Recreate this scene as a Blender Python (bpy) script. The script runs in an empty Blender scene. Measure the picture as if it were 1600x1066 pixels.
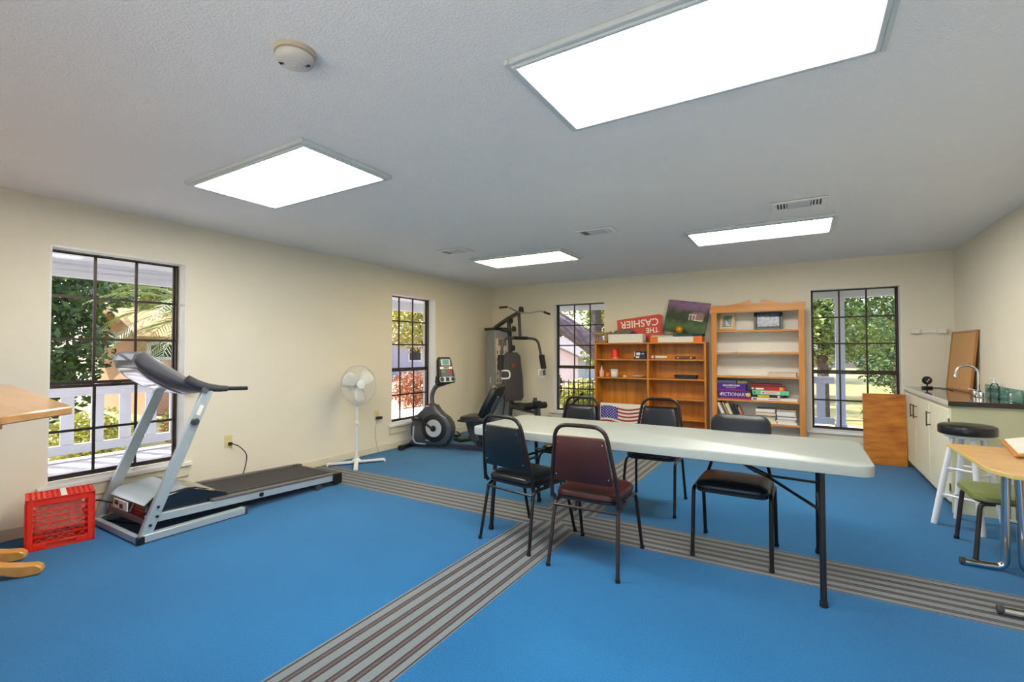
import bpy, bmesh, math, random
from mathutils import Vector, Matrix
R_ = math.radians
scn = bpy.context.scene
COL = scn.collection
random.seed(7)

# ------------------------------------------------------------------ camera, world, sun, exposure
cam_d = bpy.data.cameras.new('camera'); cam = bpy.data.objects.new('camera', cam_d); COL.objects.link(cam)
cam_d.sensor_width = 36.0; cam_d.lens = 36.0 * 741.26 / 1600; cam_d.clip_start = .05; cam_d.clip_end = 300
cam.location = (0, 0, 1.3107); cam.rotation_euler = (R_(90 + 1.23), 0, R_(31.25))
scn.camera = cam
wd = bpy.data.worlds.new('world'); scn.world = wd; wd.use_nodes = True
nt = wd.node_tree; bg = nt.nodes['Background']
sky = nt.nodes.new('ShaderNodeTexSky'); sky.sky_type = 'NISHITA'; sky.sun_disc = False
sky.sun_elevation = R_(46); sky.sun_rotation = R_(-80); sky.air_density = .7; sky.dust_density = 3.5
nt.links.new(sky.outputs[0], bg.inputs[0]); bg.inputs[1].default_value = .5
sun_d = bpy.data.lights.new('sun', 'SUN'); sun = bpy.data.objects.new('sun', sun_d); COL.objects.link(sun)
sun_d.energy = 9.0; sun_d.angle = R_(.6); sun_d.color = (1, .95, .86)
sun.rotation_euler = Vector((.66, .22, -.72)).to_track_quat('-Z', 'Y').to_euler()
vs = scn.view_settings
vs.view_transform = 'Standard'; vs.look = 'None'; vs.gamma = 1.0; vs.use_curve_mapping = False; vs.exposure = 1.38
LAMP = 9.5

# ------------------------------------------------------------------ helpers
def lin(c):
    return tuple(((x / 255) / 12.92 if x / 255 <= .04045 else ((x / 255 + .055) / 1.055) ** 2.4) for x in c[:3]) + (1,)
MATS = {}
def mat(name, c, rough=.5, metal=0, var=0, vscale=8, bump=0, bscale=200, coat=0, c2=None, stretch=None, spec=.5, trans=0, emit=None, es=0, sheen=0, alpha=1, detail=3):
    if name in MATS: return MATS[name]
    m = bpy.data.materials.new(name); m.use_nodes = True; t = m.node_tree; b = t.nodes['Principled BSDF']
    b.inputs['Base Color'].default_value = lin(c); b.inputs['Roughness'].default_value = rough; b.inputs['Metallic'].default_value = metal
    b.inputs['Specular IOR Level'].default_value = spec; b.inputs['Coat Weight'].default_value = coat
    b.inputs['Transmission Weight'].default_value = trans; b.inputs['Alpha'].default_value = alpha
    if sheen: b.inputs['Sheen Weight'].default_value = sheen
    if emit: b.inputs['Emission Color'].default_value = lin(emit); b.inputs['Emission Strength'].default_value = es
    co = t.nodes.new('ShaderNodeTexCoord'); mp = t.nodes.new('ShaderNodeMapping'); t.links.new(co.outputs['Object'], mp.inputs[0])
    if stretch: mp.inputs['Scale'].default_value = stretch
    if var or c2:
        n = t.nodes.new('ShaderNodeTexNoise'); n.inputs['Scale'].default_value = vscale; n.inputs['Detail'].default_value = detail
        t.links.new(mp.outputs[0], n.inputs['Vector'])
        r = t.nodes.new('ShaderNodeValToRGB'); t.links.new(n.outputs['Fac'], r.inputs[0])
        a = lin(c); z = lin(c2) if c2 else tuple(min(1, x * (1 + var)) for x in a[:3]) + (1,)
        a0 = a if c2 else tuple(x * (1 - var) for x in a[:3]) + (1,)
        r.color_ramp.elements[0].position = .3; r.color_ramp.elements[1].position = .7
        r.color_ramp.elements[0].color = a0; r.color_ramp.elements[1].color = z
        t.links.new(r.outputs[0], b.inputs['Base Color'])
    if bump:
        n2 = t.nodes.new('ShaderNodeTexNoise'); n2.inputs['Scale'].default_value = bscale; n2.inputs['Detail'].default_value = 4
        t.links.new(co.outputs['Object'], n2.inputs['Vector'])
        bp = t.nodes.new('ShaderNodeBump'); bp.inputs['Strength'].default_value = bump; bp.inputs['Distance'].default_value = .01
        t.links.new(n2.outputs['Fac'], bp.inputs['Height']); t.links.new(bp.outputs[0], b.inputs['Normal'])
    MATS[name] = m
    return m
def wood(name, c1, c2, axis='z', rough=.35, coat=.15, scale=6):
    s = {'x': (.12, 1.6, 1.6), 'y': (1.6, .12, 1.6), 'z': (1.6, 1.6, .12)}[axis]
    return mat(name, c1, rough, c2=c2, vscale=scale * 2.2, stretch=s, coat=coat, detail=6)

class MB:
    def __init__(s): s.v = []; s.f = []; s.M = Matrix()
    def add(s, vs, fs):
        o = len(s.v); s.v += [tuple(s.M @ Vector(p)) for p in vs]; s.f += [tuple(i + o for i in f) for f in fs]; return s
    def box(s, a, b):
        (x0, y0, z0), (x1, y1, z1) = a, b
        x0, x1 = min(x0, x1), max(x0, x1); y0, y1 = min(y0, y1), max(y0, y1); z0, z1 = min(z0, z1), max(z0, z1)
        return s.add([(x0, y0, z0), (x1, y0, z0), (x1, y1, z0), (x0, y1, z0), (x0, y0, z1), (x1, y0, z1), (x1, y1, z1), (x0, y1, z1)],
                     [(0, 3, 2, 1), (4, 5, 6, 7), (0, 1, 5, 4), (1, 2, 6, 5), (2, 3, 7, 6), (3, 0, 4, 7)])
    def cb(s, c, d):
        return s.box([c[i] - d[i] / 2 for i in range(3)], [c[i] + d[i] / 2 for i in range(3)])
    def tube(s, pts, r, n=10, closed=False, flat=1.0, up=None):
        pts = [Vector(p) for p in pts]; N = len(pts); rs = r if isinstance(r, (list, tuple)) else [r] * N
        V = []; F = []; prev = None
        for i in range(N):
            if closed: t = pts[(i + 1) % N] - pts[i - 1]
            else: t = pts[min(i + 1, N - 1)] - pts[max(i - 1, 0)]
            t.normalize()
            if prev is None:
                u = Vector(up) if up else (Vector((0, 0, 1)) if abs(t.z) < .9 else Vector((1, 0, 0)))
            else: u = prev
            u = (u - t * u.dot(t)).normalized(); prev = u; w = t.cross(u)
            for k in range(n):
                a = 2 * math.pi * (k + .5) / n
                V.append(pts[i] + (u * math.cos(a) + w * math.sin(a) * flat) * rs[i])
        for i in range(N if closed else N - 1):
            j = (i + 1) % N
            for k in range(n): F.append((i * n + k, i * n + (k + 1) % n, j * n + (k + 1) % n, j * n + k))
        if not closed: F.append(tuple(range(n))[::-1]); F.append(tuple((N - 1) * n + k for k in range(n)))
        return s.add(V, F)
    def lathe(s, prof, c=(0, 0, 0), n=24, axis='z'):
        V = []; F = []
        for (r, h) in prof:
            for k in range(n):
                a = 2 * math.pi * k / n; p = (r * math.cos(a), r * math.sin(a), h)
                if axis == 'x': p = (h, p[0], p[1])
                elif axis == 'y': p = (p[1], h, p[0])
                V.append((p[0] + c[0], p[1] + c[1], p[2] + c[2]))
        m = len(prof)
        for i in range(m - 1):
            for k in range(n): F.append((i * n + k, i * n + (k + 1) % n, (i + 1) * n + (k + 1) % n, (i + 1) * n + k))
        F.append(tuple(range(n))[::-1]); F.append(tuple((m - 1) * n + k for k in range(n)))
        return s.add(V, F)
    def prism(s, poly, a, b, plane='xy'):
        n = len(poly)
        def P(p, h): return {'xy': (p[0], p[1], h), 'xz': (p[0], h, p[1]), 'yz': (h, p[0], p[1])}[plane]
        V = [P(p, a) for p in poly] + [P(p, b) for p in poly]
        F = [tuple(range(n)), tuple(range(2 * n - 1, n - 1, -1))] + [(i, i + n, (i + 1) % n + n, (i + 1) % n) for i in range(n)]
        return s.add(V, F)
    def pillow(s, poly, prof, plane='xy'):
        """stack of scaled outlines: prof = [(height, inset)]"""
        n = len(poly); cx = sum(p[0] for p in poly) / n; cy = sum(p[1] for p in poly) / n
        V = []; F = []
        for (h, ins) in prof:
            for p in poly:
                dx, dy = p[0] - cx, p[1] - cy; d = math.hypot(dx, dy) or 1; k = max(0, (d - ins) / d)
                q = (cx + dx * k, cy + dy * k)
                V.append({'xy': (q[0], q[1], h), 'xz': (q[0], h, q[1]), 'yz': (h, q[0], q[1])}[plane])
        m = len(prof)
        for i in range(m - 1):
            for k in range(n): F.append((i * n + k, i * n + (k + 1) % n, (i + 1) * n + (k + 1) % n, (i + 1) * n + k))
        F.append(tuple(range(n))[::-1]); F.append(tuple((m - 1) * n + k for k in range(n)))
        return s.add(V, F)
    def quad(s, a, b, c, d): return s.add([a, b, c, d], [(0, 1, 2, 3)])
    def mesh(s, name, smooth=True, angle=38):
        me = bpy.data.meshes.new(name); me.from_pydata(s.v, [], s.f)
        bm = bmesh.new(); bm.from_mesh(me); bmesh.ops.recalc_face_normals(bm, faces=bm.faces); bm.to_mesh(me); bm.free()
        if smooth:
            me.shade_smooth(); me.set_sharp_from_angle(angle=R_(angle))
        return me
    def build(s, name, m, parent=None, world=False, bevel=0, smooth=True, seg=2):
        if world and parent is not None:
            Mw = Matrix(); q = parent
            while q is not None: Mw = Matrix.Translation(q.location) @ q.rotation_euler.to_matrix().to_4x4() @ Mw; q = q.parent
            Mi = Mw.inverted()
            s.v = [tuple(Mi @ Vector(p)) for p in s.v]
        me = s.mesh(name, smooth); me.materials.append(m)
        o = bpy.data.objects.new(name, me); COL.objects.link(o); o.parent = parent
        if bevel:
            bv = o.modifiers.new('bevel', 'BEVEL'); bv.width = bevel; bv.segments = seg; bv.limit_method = 'ANGLE'; bv.angle_limit = R_(40)
        return o
def B(a, b): return MB().box(a, b)
def rrect(x0, y0, x1, y1, r, n=5):
    P = []
    for (cx, cy, a0) in ((x1 - r, y1 - r, 0), (x0 + r, y1 - r, 90), (x0 + r, y0 + r, 180), (x1 - r, y0 + r, 270)):
        for i in range(n + 1):
            a = R_(a0 + 90 * i / n); P.append((cx + r * math.cos(a), cy + r * math.sin(a)))
    return P
def arc(c, r, a0, a1, n, plane='xz', off=0):
    P = []
    for i in range(n + 1):
        a = R_(a0 + (a1 - a0) * i / n); u, v = c[0] + r * math.cos(a), c[1] + r * math.sin(a)
        P.append({'xz': (u, off, v), 'yz': (off, u, v), 'xy': (u, v, off)}[plane])
    return P
def fillet(pts, r, n=5):
    """round the inner corners of a 3D polyline"""
    P = [Vector(p) for p in pts]; out = [P[0]]
    for i in range(1, len(P) - 1):
        a, b, c = P[i - 1], P[i], P[i + 1]; d0 = (a - b); d1 = (c - b); rr = min(r, d0.length * .45, d1.length * .45)
        p0 = b + d0.normalized() * rr; p1 = b + d1.normalized() * rr
        for k in range(n + 1):
            t = k / n; out.append(p0 * (1 - t) ** 2 + b * 2 * t * (1 - t) + p1 * t * t)
    out.append(P[-1]); return out
def tag(o, label, cat, group=None, kind=None):
    o['label'] = label
    if cat: o['category'] = cat
    if group: o['group'] = group
    if kind: o['kind'] = kind
    return o
def thing(name, label, cat, loc=(0, 0, 0), rz=0, group=None):
    o = bpy.data.objects.new(name, None); COL.objects.link(o); o.location = loc; o.rotation_euler = (0, 0, R_(rz)); o.empty_display_size = .1
    return tag(o, label, cat, group)
def struct(o): o['kind'] = 'structure'; return o
def stuff(o): o['kind'] = 'stuff'; return o
def dup(o, parent, loc=None, rot=None, name=None):
    c = o.copy(); COL.objects.link(c); c.parent = parent
    if loc is not None: c.location = loc
    if rot is not None: c.rotation_euler = rot
    return c
def textmesh(name, body, size, m, parent, loc, rot, ext=.0008, align='CENTER', sx=1.0, shear=0):
    cu = bpy.data.curves.new(name, 'FONT'); cu.body = body; cu.size = size; cu.extrude = ext; cu.align_x = align; cu.align_y = 'CENTER'; cu.shear = shear; cu.resolution_u = 3
    cu.offset = size * .012
    o = bpy.data.objects.new(name, cu); COL.objects.link(o)
    bpy.context.view_layer.update()
    me = bpy.data.meshes.new_from_object(o.evaluated_get(bpy.context.evaluated_depsgraph_get()))
    bpy.data.objects.remove(o); me.name = name; me.materials.clear(); me.materials.append(m)
    q = bpy.data.objects.new(name, me); COL.objects.link(q); q.parent = parent; q.location = loc; q.rotation_euler = rot; q.scale = (sx, 1, 1)
    return q

# ------------------------------------------------------------------ materials
XL, YD, XR, YF, ZC = -4.689, 7.055, 1.472, -1.1, 2.44
M_wall = mat('cream_wall_paint', (231, 224, 205), .6, bump=.06, bscale=260, var=.015, vscale=2)
M_white = mat('white_gloss_paint', (232, 230, 224), .35, var=.01)
M_trim = mat('cream_trim_paint', (222, 215, 192), .4, var=.02)
M_bronze = mat('bronze_aluminium', (58, 46, 42), .4, metal=.3, var=.05)
M_black = mat('black_enamel', (22, 21, 22), .35, var=.05)
M_chairframe = mat('brown_black_tube', (32, 26, 25), .3, metal=.25, var=.08, vscale=20)
M_maroonframe = mat('brown_enamel_tube', (52, 38, 34), .3, metal=.25, var=.08, vscale=20)
M_vinyl = mat('black_vinyl', (20, 21, 25), .28, bump=.05, bscale=400, var=.06)
M_navyback = mat('dark_navy_vinyl', (14, 22, 30), .45, bump=.05, bscale=400, var=.06)
M_maroon = mat('maroon_vinyl', (66, 27, 22), .4, bump=.05, bscale=350, var=.08, vscale=14)
M_chrome = mat('chrome', (215, 215, 218), .12, metal=1, var=.02)
M_steel = mat('silver_paint', (176, 188, 192), .38, metal=.35, var=.04)
M_greysteel = mat('grey_steel_paint', (98, 100, 104), .4, metal=.3, var=.05)
M_darkgrey = mat('dark_grey_plastic', (58, 60, 65), .42, var=.05)
M_rubber = mat('black_rubber', (24, 24, 25), .75, bump=.15, bscale=300)
M_belt = mat('treadmill_belt', (52, 49, 50), .7, bump=.2, bscale=500, var=.1, vscale=5)
M_tabletop = mat('grey_white_plastic', (160, 167, 161), .38, bump=.05, bscale=600, var=.02)
M_oak = wood('golden_oak', (176, 102, 18), (206, 134, 40), 'z')
M_oakx = wood('golden_oak_across', (180, 106, 26), (210, 140, 50), 'x')
M_pine = wood('orange_pine', (186, 116, 42), (210, 142, 62), 'z')
M_pinex = wood('orange_pine_across', (186, 116, 44), (212, 146, 70), 'x')
M_ply = mat('stained_plywood', (164, 88, 16), .35, c2=(214, 138, 44), vscale=9, stretch=(.5, 1.6, 1.9), coat=.15, detail=8)
M_lightoak = wood('light_oak_top', (196, 142, 84), (214, 166, 108), 'x', rough=.3, coat=.3)
M_maple = wood('honey_maple', (198, 138, 58), (214, 158, 84), 'x', rough=.3, coat=.3)
M_birch = wood('birch_veneer', (206, 160, 98), (218, 176, 118), 'x', rough=.4)
M_red = mat('red_plastic', (232, 46, 26), .35, var=.04, spec=.5)
M_fanwhite = mat('white_fan_plastic', (226, 228, 228), .35, var=.01)
M_cab = mat('cream_cabinet_paint', (228, 226, 202), .42, var=.015)
M_ivory = mat('ivory_plastic', (222, 206, 150), .4, var=.02)
M_paper = mat('white_paper', (226, 222, 212), .8, var=.04, vscale=30)
M_cream = mat('cream_paper', (212, 196, 164), .8, var=.05, vscale=30)
M_blackpaper = mat('black_card', (30, 30, 34), .5, var=.05)
M_greencard = mat('dark_green_card', (30, 62, 58), .5, var=.05)
M_orange = mat('orange_card', (226, 112, 36), .5, var=.04)
M_purple = mat('purple_card', (74, 28, 112), .4, var=.08)
M_magenta = mat('magenta_card', (150, 30, 80), .4, var=.08)
M_redcard = mat('red_card', (196, 36, 32), .4, var=.05)
M_darkred = mat('dark_red_card', (120, 34, 44), .45, var=.05)
M_mint = mat('mint_green_card', (104, 196, 150), .4, var=.04)
M_yellow = mat('yellow_card', (208, 186, 40), .4, var=.04)
M_navy = mat('navy_print', (38, 40, 150), .5, var=.04)
M_flagred = mat('flag_red_print', (158, 44, 52), .6, var=.05)
M_greyfab = mat('grey_fabric', (112, 106, 100), .9, bump=.3, bscale=150, var=.12)
M_wicker = mat('straw_wicker', (176, 136, 84), .7, var=.12, vscale=60, bump=.2, bscale=120)
M_extwhite = mat('white_exterior_paint', (214, 216, 224), .5, var=.02)
M_deck = mat('grey_deck_paint', (178, 180, 188), .6, var=.06, vscale=3)
M_grass = mat('lawn', (104, 116, 58), .9, c2=(150, 138, 92), vscale=1.4, bump=.4, bscale=30)
M_bark = mat('bark', (92, 78, 68), .9, var=.25, vscale=9, bump=.6, bscale=25)

def glass_mat(name, tint=(1, 1, 1), refl=.06, haze=0):
    m = bpy.data.materials.new(name); m.use_nodes = True; t = m.node_tree; t.nodes.clear()
    o = t.nodes.new('ShaderNodeOutputMaterial'); tr = t.nodes.new('ShaderNodeBsdfTransparent'); gl = t.nodes.new('ShaderNodeBsdfGlossy')
    tr.inputs[0].default_value = tint + (1,); gl.inputs['Roughness'].default_value = .02
    fr = t.nodes.new('ShaderNodeFresnel'); fr.inputs[0].default_value = 1.35
    mx = t.nodes.new('ShaderNodeMixShader'); t.links.new(fr.outputs[0], mx.inputs[0]); t.links.new(tr.outputs[0], mx.inputs[1]); t.links.new(gl.outputs[0], mx.inputs[2])
    t.links.new(mx.outputs[0], o.inputs[0]); return m
M_glass = glass_mat('view_dimming_window_glass', (.58, .58, .61))  # grey tint added to tone down the bright view outside
M_doorglass = glass_mat('added_clear_door_glass')
M_teal = mat('painted_teal_reflection', (78, 126, 118), .06, coat=.4, var=.12, vscale=6)  # teal reflection of the clear sheet put into an opaque base colour
M_clear = glass_mat('clear_plastic', (.93, .95, .95))

def carpet_mat():
    m = bpy.data.materials.new('blue_carpet_with_striped_bands'); m.use_nodes = True; t = m.node_tree; b = t.nodes['Principled BSDF']
    N = t.nodes.new; Lk = t.links.new
    def math_(op, a, c=None):
        n = N('ShaderNodeMath'); n.operation = op
        for i, v in enumerate((a, c)):
            if v is None: continue
            if isinstance(v, (int, float)): n.inputs[i].default_value = v
            else: Lk(v, n.inputs[i])
        return n.outputs[0]
    co = N('ShaderNodeTexCoord'); sp = N('ShaderNodeSeparateXYZ'); Lk(co.outputs['Object'], sp.inputs[0])
    cx, cy, hw = -1.62, 3.38, .225
    u = math_('SUBTRACT', sp.outputs[0], cx); v = math_('SUBTRACT', sp.outputs[1], cy)
    au = math_('ABSOLUTE', u); av = math_('ABSOLUTE', v)
    inU = math_('LESS_THAN', au, hw); inV = math_('LESS_THAN', av, hw)
    big = math_('GREATER_THAN', au, av)
    both = math_('MULTIPLY', inU, inV)
    # selector: 1 -> stripes depend on y (cross band), 0 -> on x
    useY = math_('ADD', math_('MULTIPLY', both, big), math_('MULTIPLY', inV, math_('SUBTRACT', 1, inU)))
    band = math_('MAXIMUM', inU, inV)
    pos = math_('ADD', math_('MULTIPLY', useY, math_('MULTIPLY', v, -1)), math_('MULTIPLY', math_('SUBTRACT', 1, useY), u))
    fac = math_('DIVIDE', math_('ADD', pos, hw), 2 * hw)
    ramp = N('ShaderNodeValToRGB'); ramp.color_ramp.interpolation = 'CONSTANT'
    g = lin((112, 121, 124)); d = lin((52, 40, 40)); p = lin((86, 78, 78))
    stops = [(0, g), (.02, d), (.045, g)]
    for a in (.134, .307, .478, .648, .822): stops += [(a, d), (a + .02, p), (a + .052, d), (a + .072, g)]
    stops += [(.965, d), (.985, g)]
    el = ramp.color_ramp.elements
    el[0].position, el[0].color = stops[0]; el[1].position, el[1].color = stops[1]
    for s_ in stops[2:]:
        e = el.new(s_[0]); e.color = s_[1]
    Lk(fac, ramp.inputs[0])
    n = N('ShaderNodeTexNoise'); n.inputs['Scale'].default_value = 190; n.inputs['Detail'].default_value = 2; Lk(co.outputs['Object'], n.inputs['Vector'])
    n3 = N('ShaderNodeTexNoise'); n3.inputs['Scale'].default_value = 1.3; n3.inputs['Detail'].default_value = 4; Lk(co.outputs['Object'], n3.inputs['Vector'])
    cr = N('ShaderNodeValToRGB'); cr.color_ramp.elements[0].color = lin((6, 79, 128)); cr.color_ramp.elements[1].color = lin((28, 115, 168))
    cr.color_ramp.elements[0].position = .3; cr.color_ramp.elements[1].position = .7
    Lk(math_('ADD', math_('MULTIPLY', n.outputs['Fac'], .75), math_('MULTIPLY', n3.outputs['Fac'], .25)), cr.inputs[0])
    sp2 = N('ShaderNodeMix'); sp2.data_type = 'RGBA'; sp2.blend_type = 'OVERLAY'; sp2.inputs[0].default_value = .35
    Lk(ramp.outputs[0], sp2.inputs[6]); Lk(n.outputs['Fac'], sp2.inputs[7])
    mx = N('ShaderNodeMix'); mx.data_type = 'RGBA'; Lk(band, mx.inputs[0]); Lk(cr.outputs[0], mx.inputs[6]); Lk(sp2.outputs[2], mx.inputs[7])
    Lk(mx.outputs[2], b.inputs['Base Color'])
    b.inputs['Roughness'].default_value = .95; b.inputs['Specular IOR Level'].default_value = .15; b.inputs['Sheen Weight'].default_value = .18; b.inputs['Sheen Roughness'].default_value = .5
    bp = N('ShaderNodeBump'); bp.inputs['Strength'].default_value = .5; bp.inputs['Distance'].default_value = .006; Lk(n.outputs['Fac'], bp.inputs['Height']); Lk(bp.outputs[0], b.inputs['Normal'])
    return m
M_carpet = carpet_mat()
def ceil_mat():
    m = bpy.data.materials.new('textured_white_ceiling'); m.use_nodes = True; t = m.node_tree; b = t.nodes['Principled BSDF']; N = t.nodes.new; Lk = t.links.new
    b.inputs['Base Color'].default_value = lin((243, 241, 238)); b.inputs['Roughness'].default_value = .9; b.inputs['Specular IOR Level'].default_value = .2
    co = N('ShaderNodeTexCoord'); n = N('ShaderNodeTexNoise'); n.inputs['Scale'].default_value = 105; n.inputs['Detail'].default_value = 3; Lk(co.outputs['Object'], n.inputs['Vector'])
    r = N('ShaderNodeValToRGB'); r.color_ramp.elements[0].position = .45; r.color_ramp.elements[1].position = .62; Lk(n.outputs['Fac'], r.inputs[0])
    bp = N('ShaderNodeBump'); bp.inputs['Strength'].default_value = .32; bp.inputs['Distance'].default_value = .005; Lk(r.outputs[0], bp.inputs['Height']); Lk(bp.outputs[0], b.inputs['Normal'])
    return m
M_ceil = ceil_mat()

# ------------------------------------------------------------------ room shell
WT = .25
struct(B((XL - WT, YF - WT, -.2), (XR + WT, YD + WT, 0)).build('floor', M_carpet))
struct(B((XL - WT, YF - WT, ZC), (XR + WT, YD + WT, ZC + .12)).build('ceiling', M_ceil))
ZB, ZT = .315, 2.095
W1 = (1.205, 2.115); W2 = (4.605, 5.515); W3 = (-3.492, -2.590); W4 = (.112, 1.015)
def wall_with(name, spans, a, b, f):
    mb = MB(); e = a
    for (s0, s1) in spans:
        f(mb, e, s0, 0, ZC); f(mb, s0, s1, 0, ZB); f(mb, s0, s1, ZT, ZC); e = s1
    f(mb, e, b, 0, ZC)
    struct(mb.build(name, M_wall, smooth=False))
wall_with('wall_left', (W1, W2), YF - WT, YD, lambda mb, a, b, z0, z1: mb.box((XL - WT, a, z0), (XL, b, z1)))
wall_with('wall_back', (W3, W4), XL - WT, XR + WT, lambda mb, a, b, z0, z1: mb.box((a, YD, z0), (b, YD + WT, z1)))
struct(B((XR, YF - WT, 0), (XR + WT, YD, ZC)).build('wall_right', M_wall, smooth=False))
W5 = (-3.60, -2.69); W6 = (.50, 1.41); DR = (-1.75, .15)      # openings added behind the camera for daylight: two windows and a glazed double door
mb = MB(); e_ = XL
for (a, b, z0) in ((W5[0], W5[1], ZB), (DR[0], DR[1], 0), (W6[0], W6[1], ZB)):
    mb.box((e_, YF - WT, 0), (a, YF, ZC)).box((a, YF - WT, ZT), (b, YF, ZC))
    if z0: mb.box((a, YF - WT, 0), (b, YF, z0))
    e_ = b
mb.box((e_, YF - WT, 0), (XR, YF, ZC)); struct(mb.build('wall_front', M_wall, smooth=False))
def base(name, a, b):
    o = B(a, b).build(name, M_trim, bevel=.006); struct(o)
base('baseboard_left', (XL, YF, 0), (XL + .014, YD, .088))
base('baseboard_back', (XL + .014, YD - .014, 0), (XR, YD, .088))
base('baseboard_right', (XR - .014, YF, 0), (XR, 5.15, .088))

# windows: local x along the wall, local y outward
def window(n, w, loc, rz):
    e = bpy.data.objects.new('window_%d' % n, None); COL.objects.link(e); e.location = loc; e.rotation_euler = (0, 0, R_(rz)); struct(e)
    d0, d1 = .13, .19; t = .012; zb = ZB + .018
    ml = MB(); ml.box((0, .002, zb), (t, d0, ZT)).box((w - t, .002, zb), (w, d0, ZT)).box((t, .002, ZT - t), (w - t, d0, ZT)).build('lining', M_white, e)
    MB().box((-.05, -.035, ZB - .022), (w + .05, 0, ZB + .012)).box((0.001, 0, ZB - .0), (w - .001, d0, ZB + .012)).build('sill', M_white, e, bevel=.005)
    B((-.03, -.014, ZB - .115), (w + .03, -.001, ZB - .022)).build('apron', M_trim, e, bevel=.004)
    f = .016; ft = .006; x0, x1, z0, z1 = t, w - t, zb, ZT - t
    MB().box((x0, d0, z0), (x0 + f, d1, z1)).box((x1 - f, d0, z0), (x1, d1, z1)).box((x0 + f, d0, z1 - ft), (x1 - f, d1, z1)).box((x0 + f, d0, z0), (x1 - f, d1, z0 + f)).build('frame', M_bronze, e, bevel=.003)
    x0 += f; x1 -= f; z0 += f; z1 -= ft; zm = 1.05
    for nm, ya, za, zb_, rows in (('upper_sash', .165, zm, z1, 3), ('lower_sash', .14, z0, zm, 2)):
        s = .010; rb = .024; rt_ = .008 if rows == 3 else rb; rl_ = rb if rows == 3 else .016; yb = ya + .022
        sh = MB().box((x0, ya, za), (x0 + s, yb, zb_)).box((x1 - s, ya, za), (x1, yb, zb_)).box((x0 + s, ya, zb_ - rt_), (x1 - s, yb, zb_)).box((x0 + s, ya, za), (x1 - s, yb, za + rl_)).build(nm, M_bronze, e, bevel=.002)
        a0, a1, c0, c1 = x0 + s, x1 - s, za + rl_, zb_ - rt_; ym = ya + .011; g = .0095
        pw = (a1 - a0) / 3; ph = (c1 - c0) / rows
        vm = hm = pm = None
        for i in (1, 2):
            if vm is None: vm = B((-g, -.006, 0), (g, .006, c1 - c0)).build('muntin', M_bronze, sh); vm.location = (a0 + pw * i, ym, c0)
            else: dup(vm, sh, (a0 + pw * i, ym, c0))
        for i in range(1, rows):
            if hm is None: hm = B((0, -.007, -g), (a1 - a0, .007, g)).build('muntin', M_bronze, sh); hm.location = (a0, ym, c0 + ph * i)
            else: dup(hm, sh, (a0, ym, c0 + ph * i))
        for i in range(3):
            for j in range(rows):
                l = (a0 + pw * (i + .5), ym, c0 + ph * (j + .5))
                if pm is None:
                    pm = MB().quad((-pw / 2, 0, -ph / 2), (pw / 2, 0, -ph / 2), (pw / 2, 0, ph / 2), (-pw / 2, 0, ph / 2)).build('pane', M_glass, sh, smooth=False); pm.location = l
                else: dup(pm, sh, l)
    MB().box((w / 2 - .03, .128, zm - .012), (w / 2 + .03, .14, zm + .004)).build('sash_lock', M_bronze, e, bevel=.003)
    return e
window(1, W1[1] - W1[0], (XL, W1[0], 0), 90)
window(2, W2[1] - W2[0], (XL, W2[0], 0), 90)
window(3, W3[1] - W3[0], (W3[0], YD, 0), 0)
window(4, W4[1] - W4[0], (W4[0], YD, 0), 0)

window(5, W5[1] - W5[0], (W5[1], YF, 0), 180)  # unseen windows, added so daylight reaches the ceiling
window(6, W6[1] - W6[0], (W6[1], YF, 0), 180)
dr_ = bpy.data.objects.new('added_door_1', None); COL.objects.link(dr_); dr_.location = (DR[0], YF - .12, 0); struct(dr_)  # unseen glazed door, added to bring sunlit bounce into the room
for k in range(2):
    w_ = (DR[1] - DR[0]) / 2; x_ = k * w_
    lf = MB().box((x_ + .004, -.02, .004), (x_ + .09, .02, ZT - .004)).box((x_ + w_ - .09, -.02, .004), (x_ + w_ - .004, .02, ZT - .004)).box((x_ + .09, -.02, .004), (x_ + w_ - .09, .02, .20)).box((x_ + .09, -.02, ZT - .10), (x_ + w_ - .09, .02, ZT - .004)).build('door_leaf', M_white, dr_, bevel=.003)
    MB().quad((x_ + .09, 0, .20), (x_ + w_ - .09, 0, .20), (x_ + w_ - .09, 0, ZT - .10), (x_ + .09, 0, ZT - .10)).build('pane', M_doorglass, lf, smooth=False)
    MB().tube([(x_ + (w_ - .05 if k == 0 else .05), .025, 1.0), (x_ + (w_ - .15 if k == 0 else .15), .05, 1.0)], .01, 8).build('door_handle', M_chrome, lf)

# ------------------------------------------------------------------ ceiling fittings
def lightpanel(x0, x1, y0, y1, label, col, es):
    o = thing('ceiling_light', label, 'ceiling light', ((x0 + x1) / 2, (y0 + y1) / 2, ZC))
    hx, hy = (x1 - x0) / 2, (y1 - y0) / 2; w = .035
    def ring(nm, a, b, z0, z1, m):
        mb = MB()
        mb.box((-a[0], -a[1], z0), (-b[0], a[1], z1)).box((b[0], -a[1], z0), (a[0], a[1], z1)).box((-b[0], -a[1], z0), (b[0], -b[1], z1)).box((-b[0], b[1], z0), (b[0], a[1], z1))
        return mb.build(nm, m, o, bevel=.004)
    M_fr = mat('grey_white_fixture', (205, 212, 212), .35, var=.01)
    ring('outer_frame', (hx, hy), (hx - w * .6, hy - w * .6), -.022, -.0005, M_fr)
    ring('inner_frame', (hx - w * .6, hy - w * .6), (hx - w * 1.15, hy - w * 1.15), -.030, -.0005, M_fr)
    MB().box((-hx + w * 1.15, -hy + w * 1.15, -.016), (hx - w * 1.15, hy - w * 1.15, -.010)).build('diffuser', mat('lit_diffuser_' + label[:12].replace(' ', '_'), (240, 240, 240), .4, emit=col, es=es), o)
    return o
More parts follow.
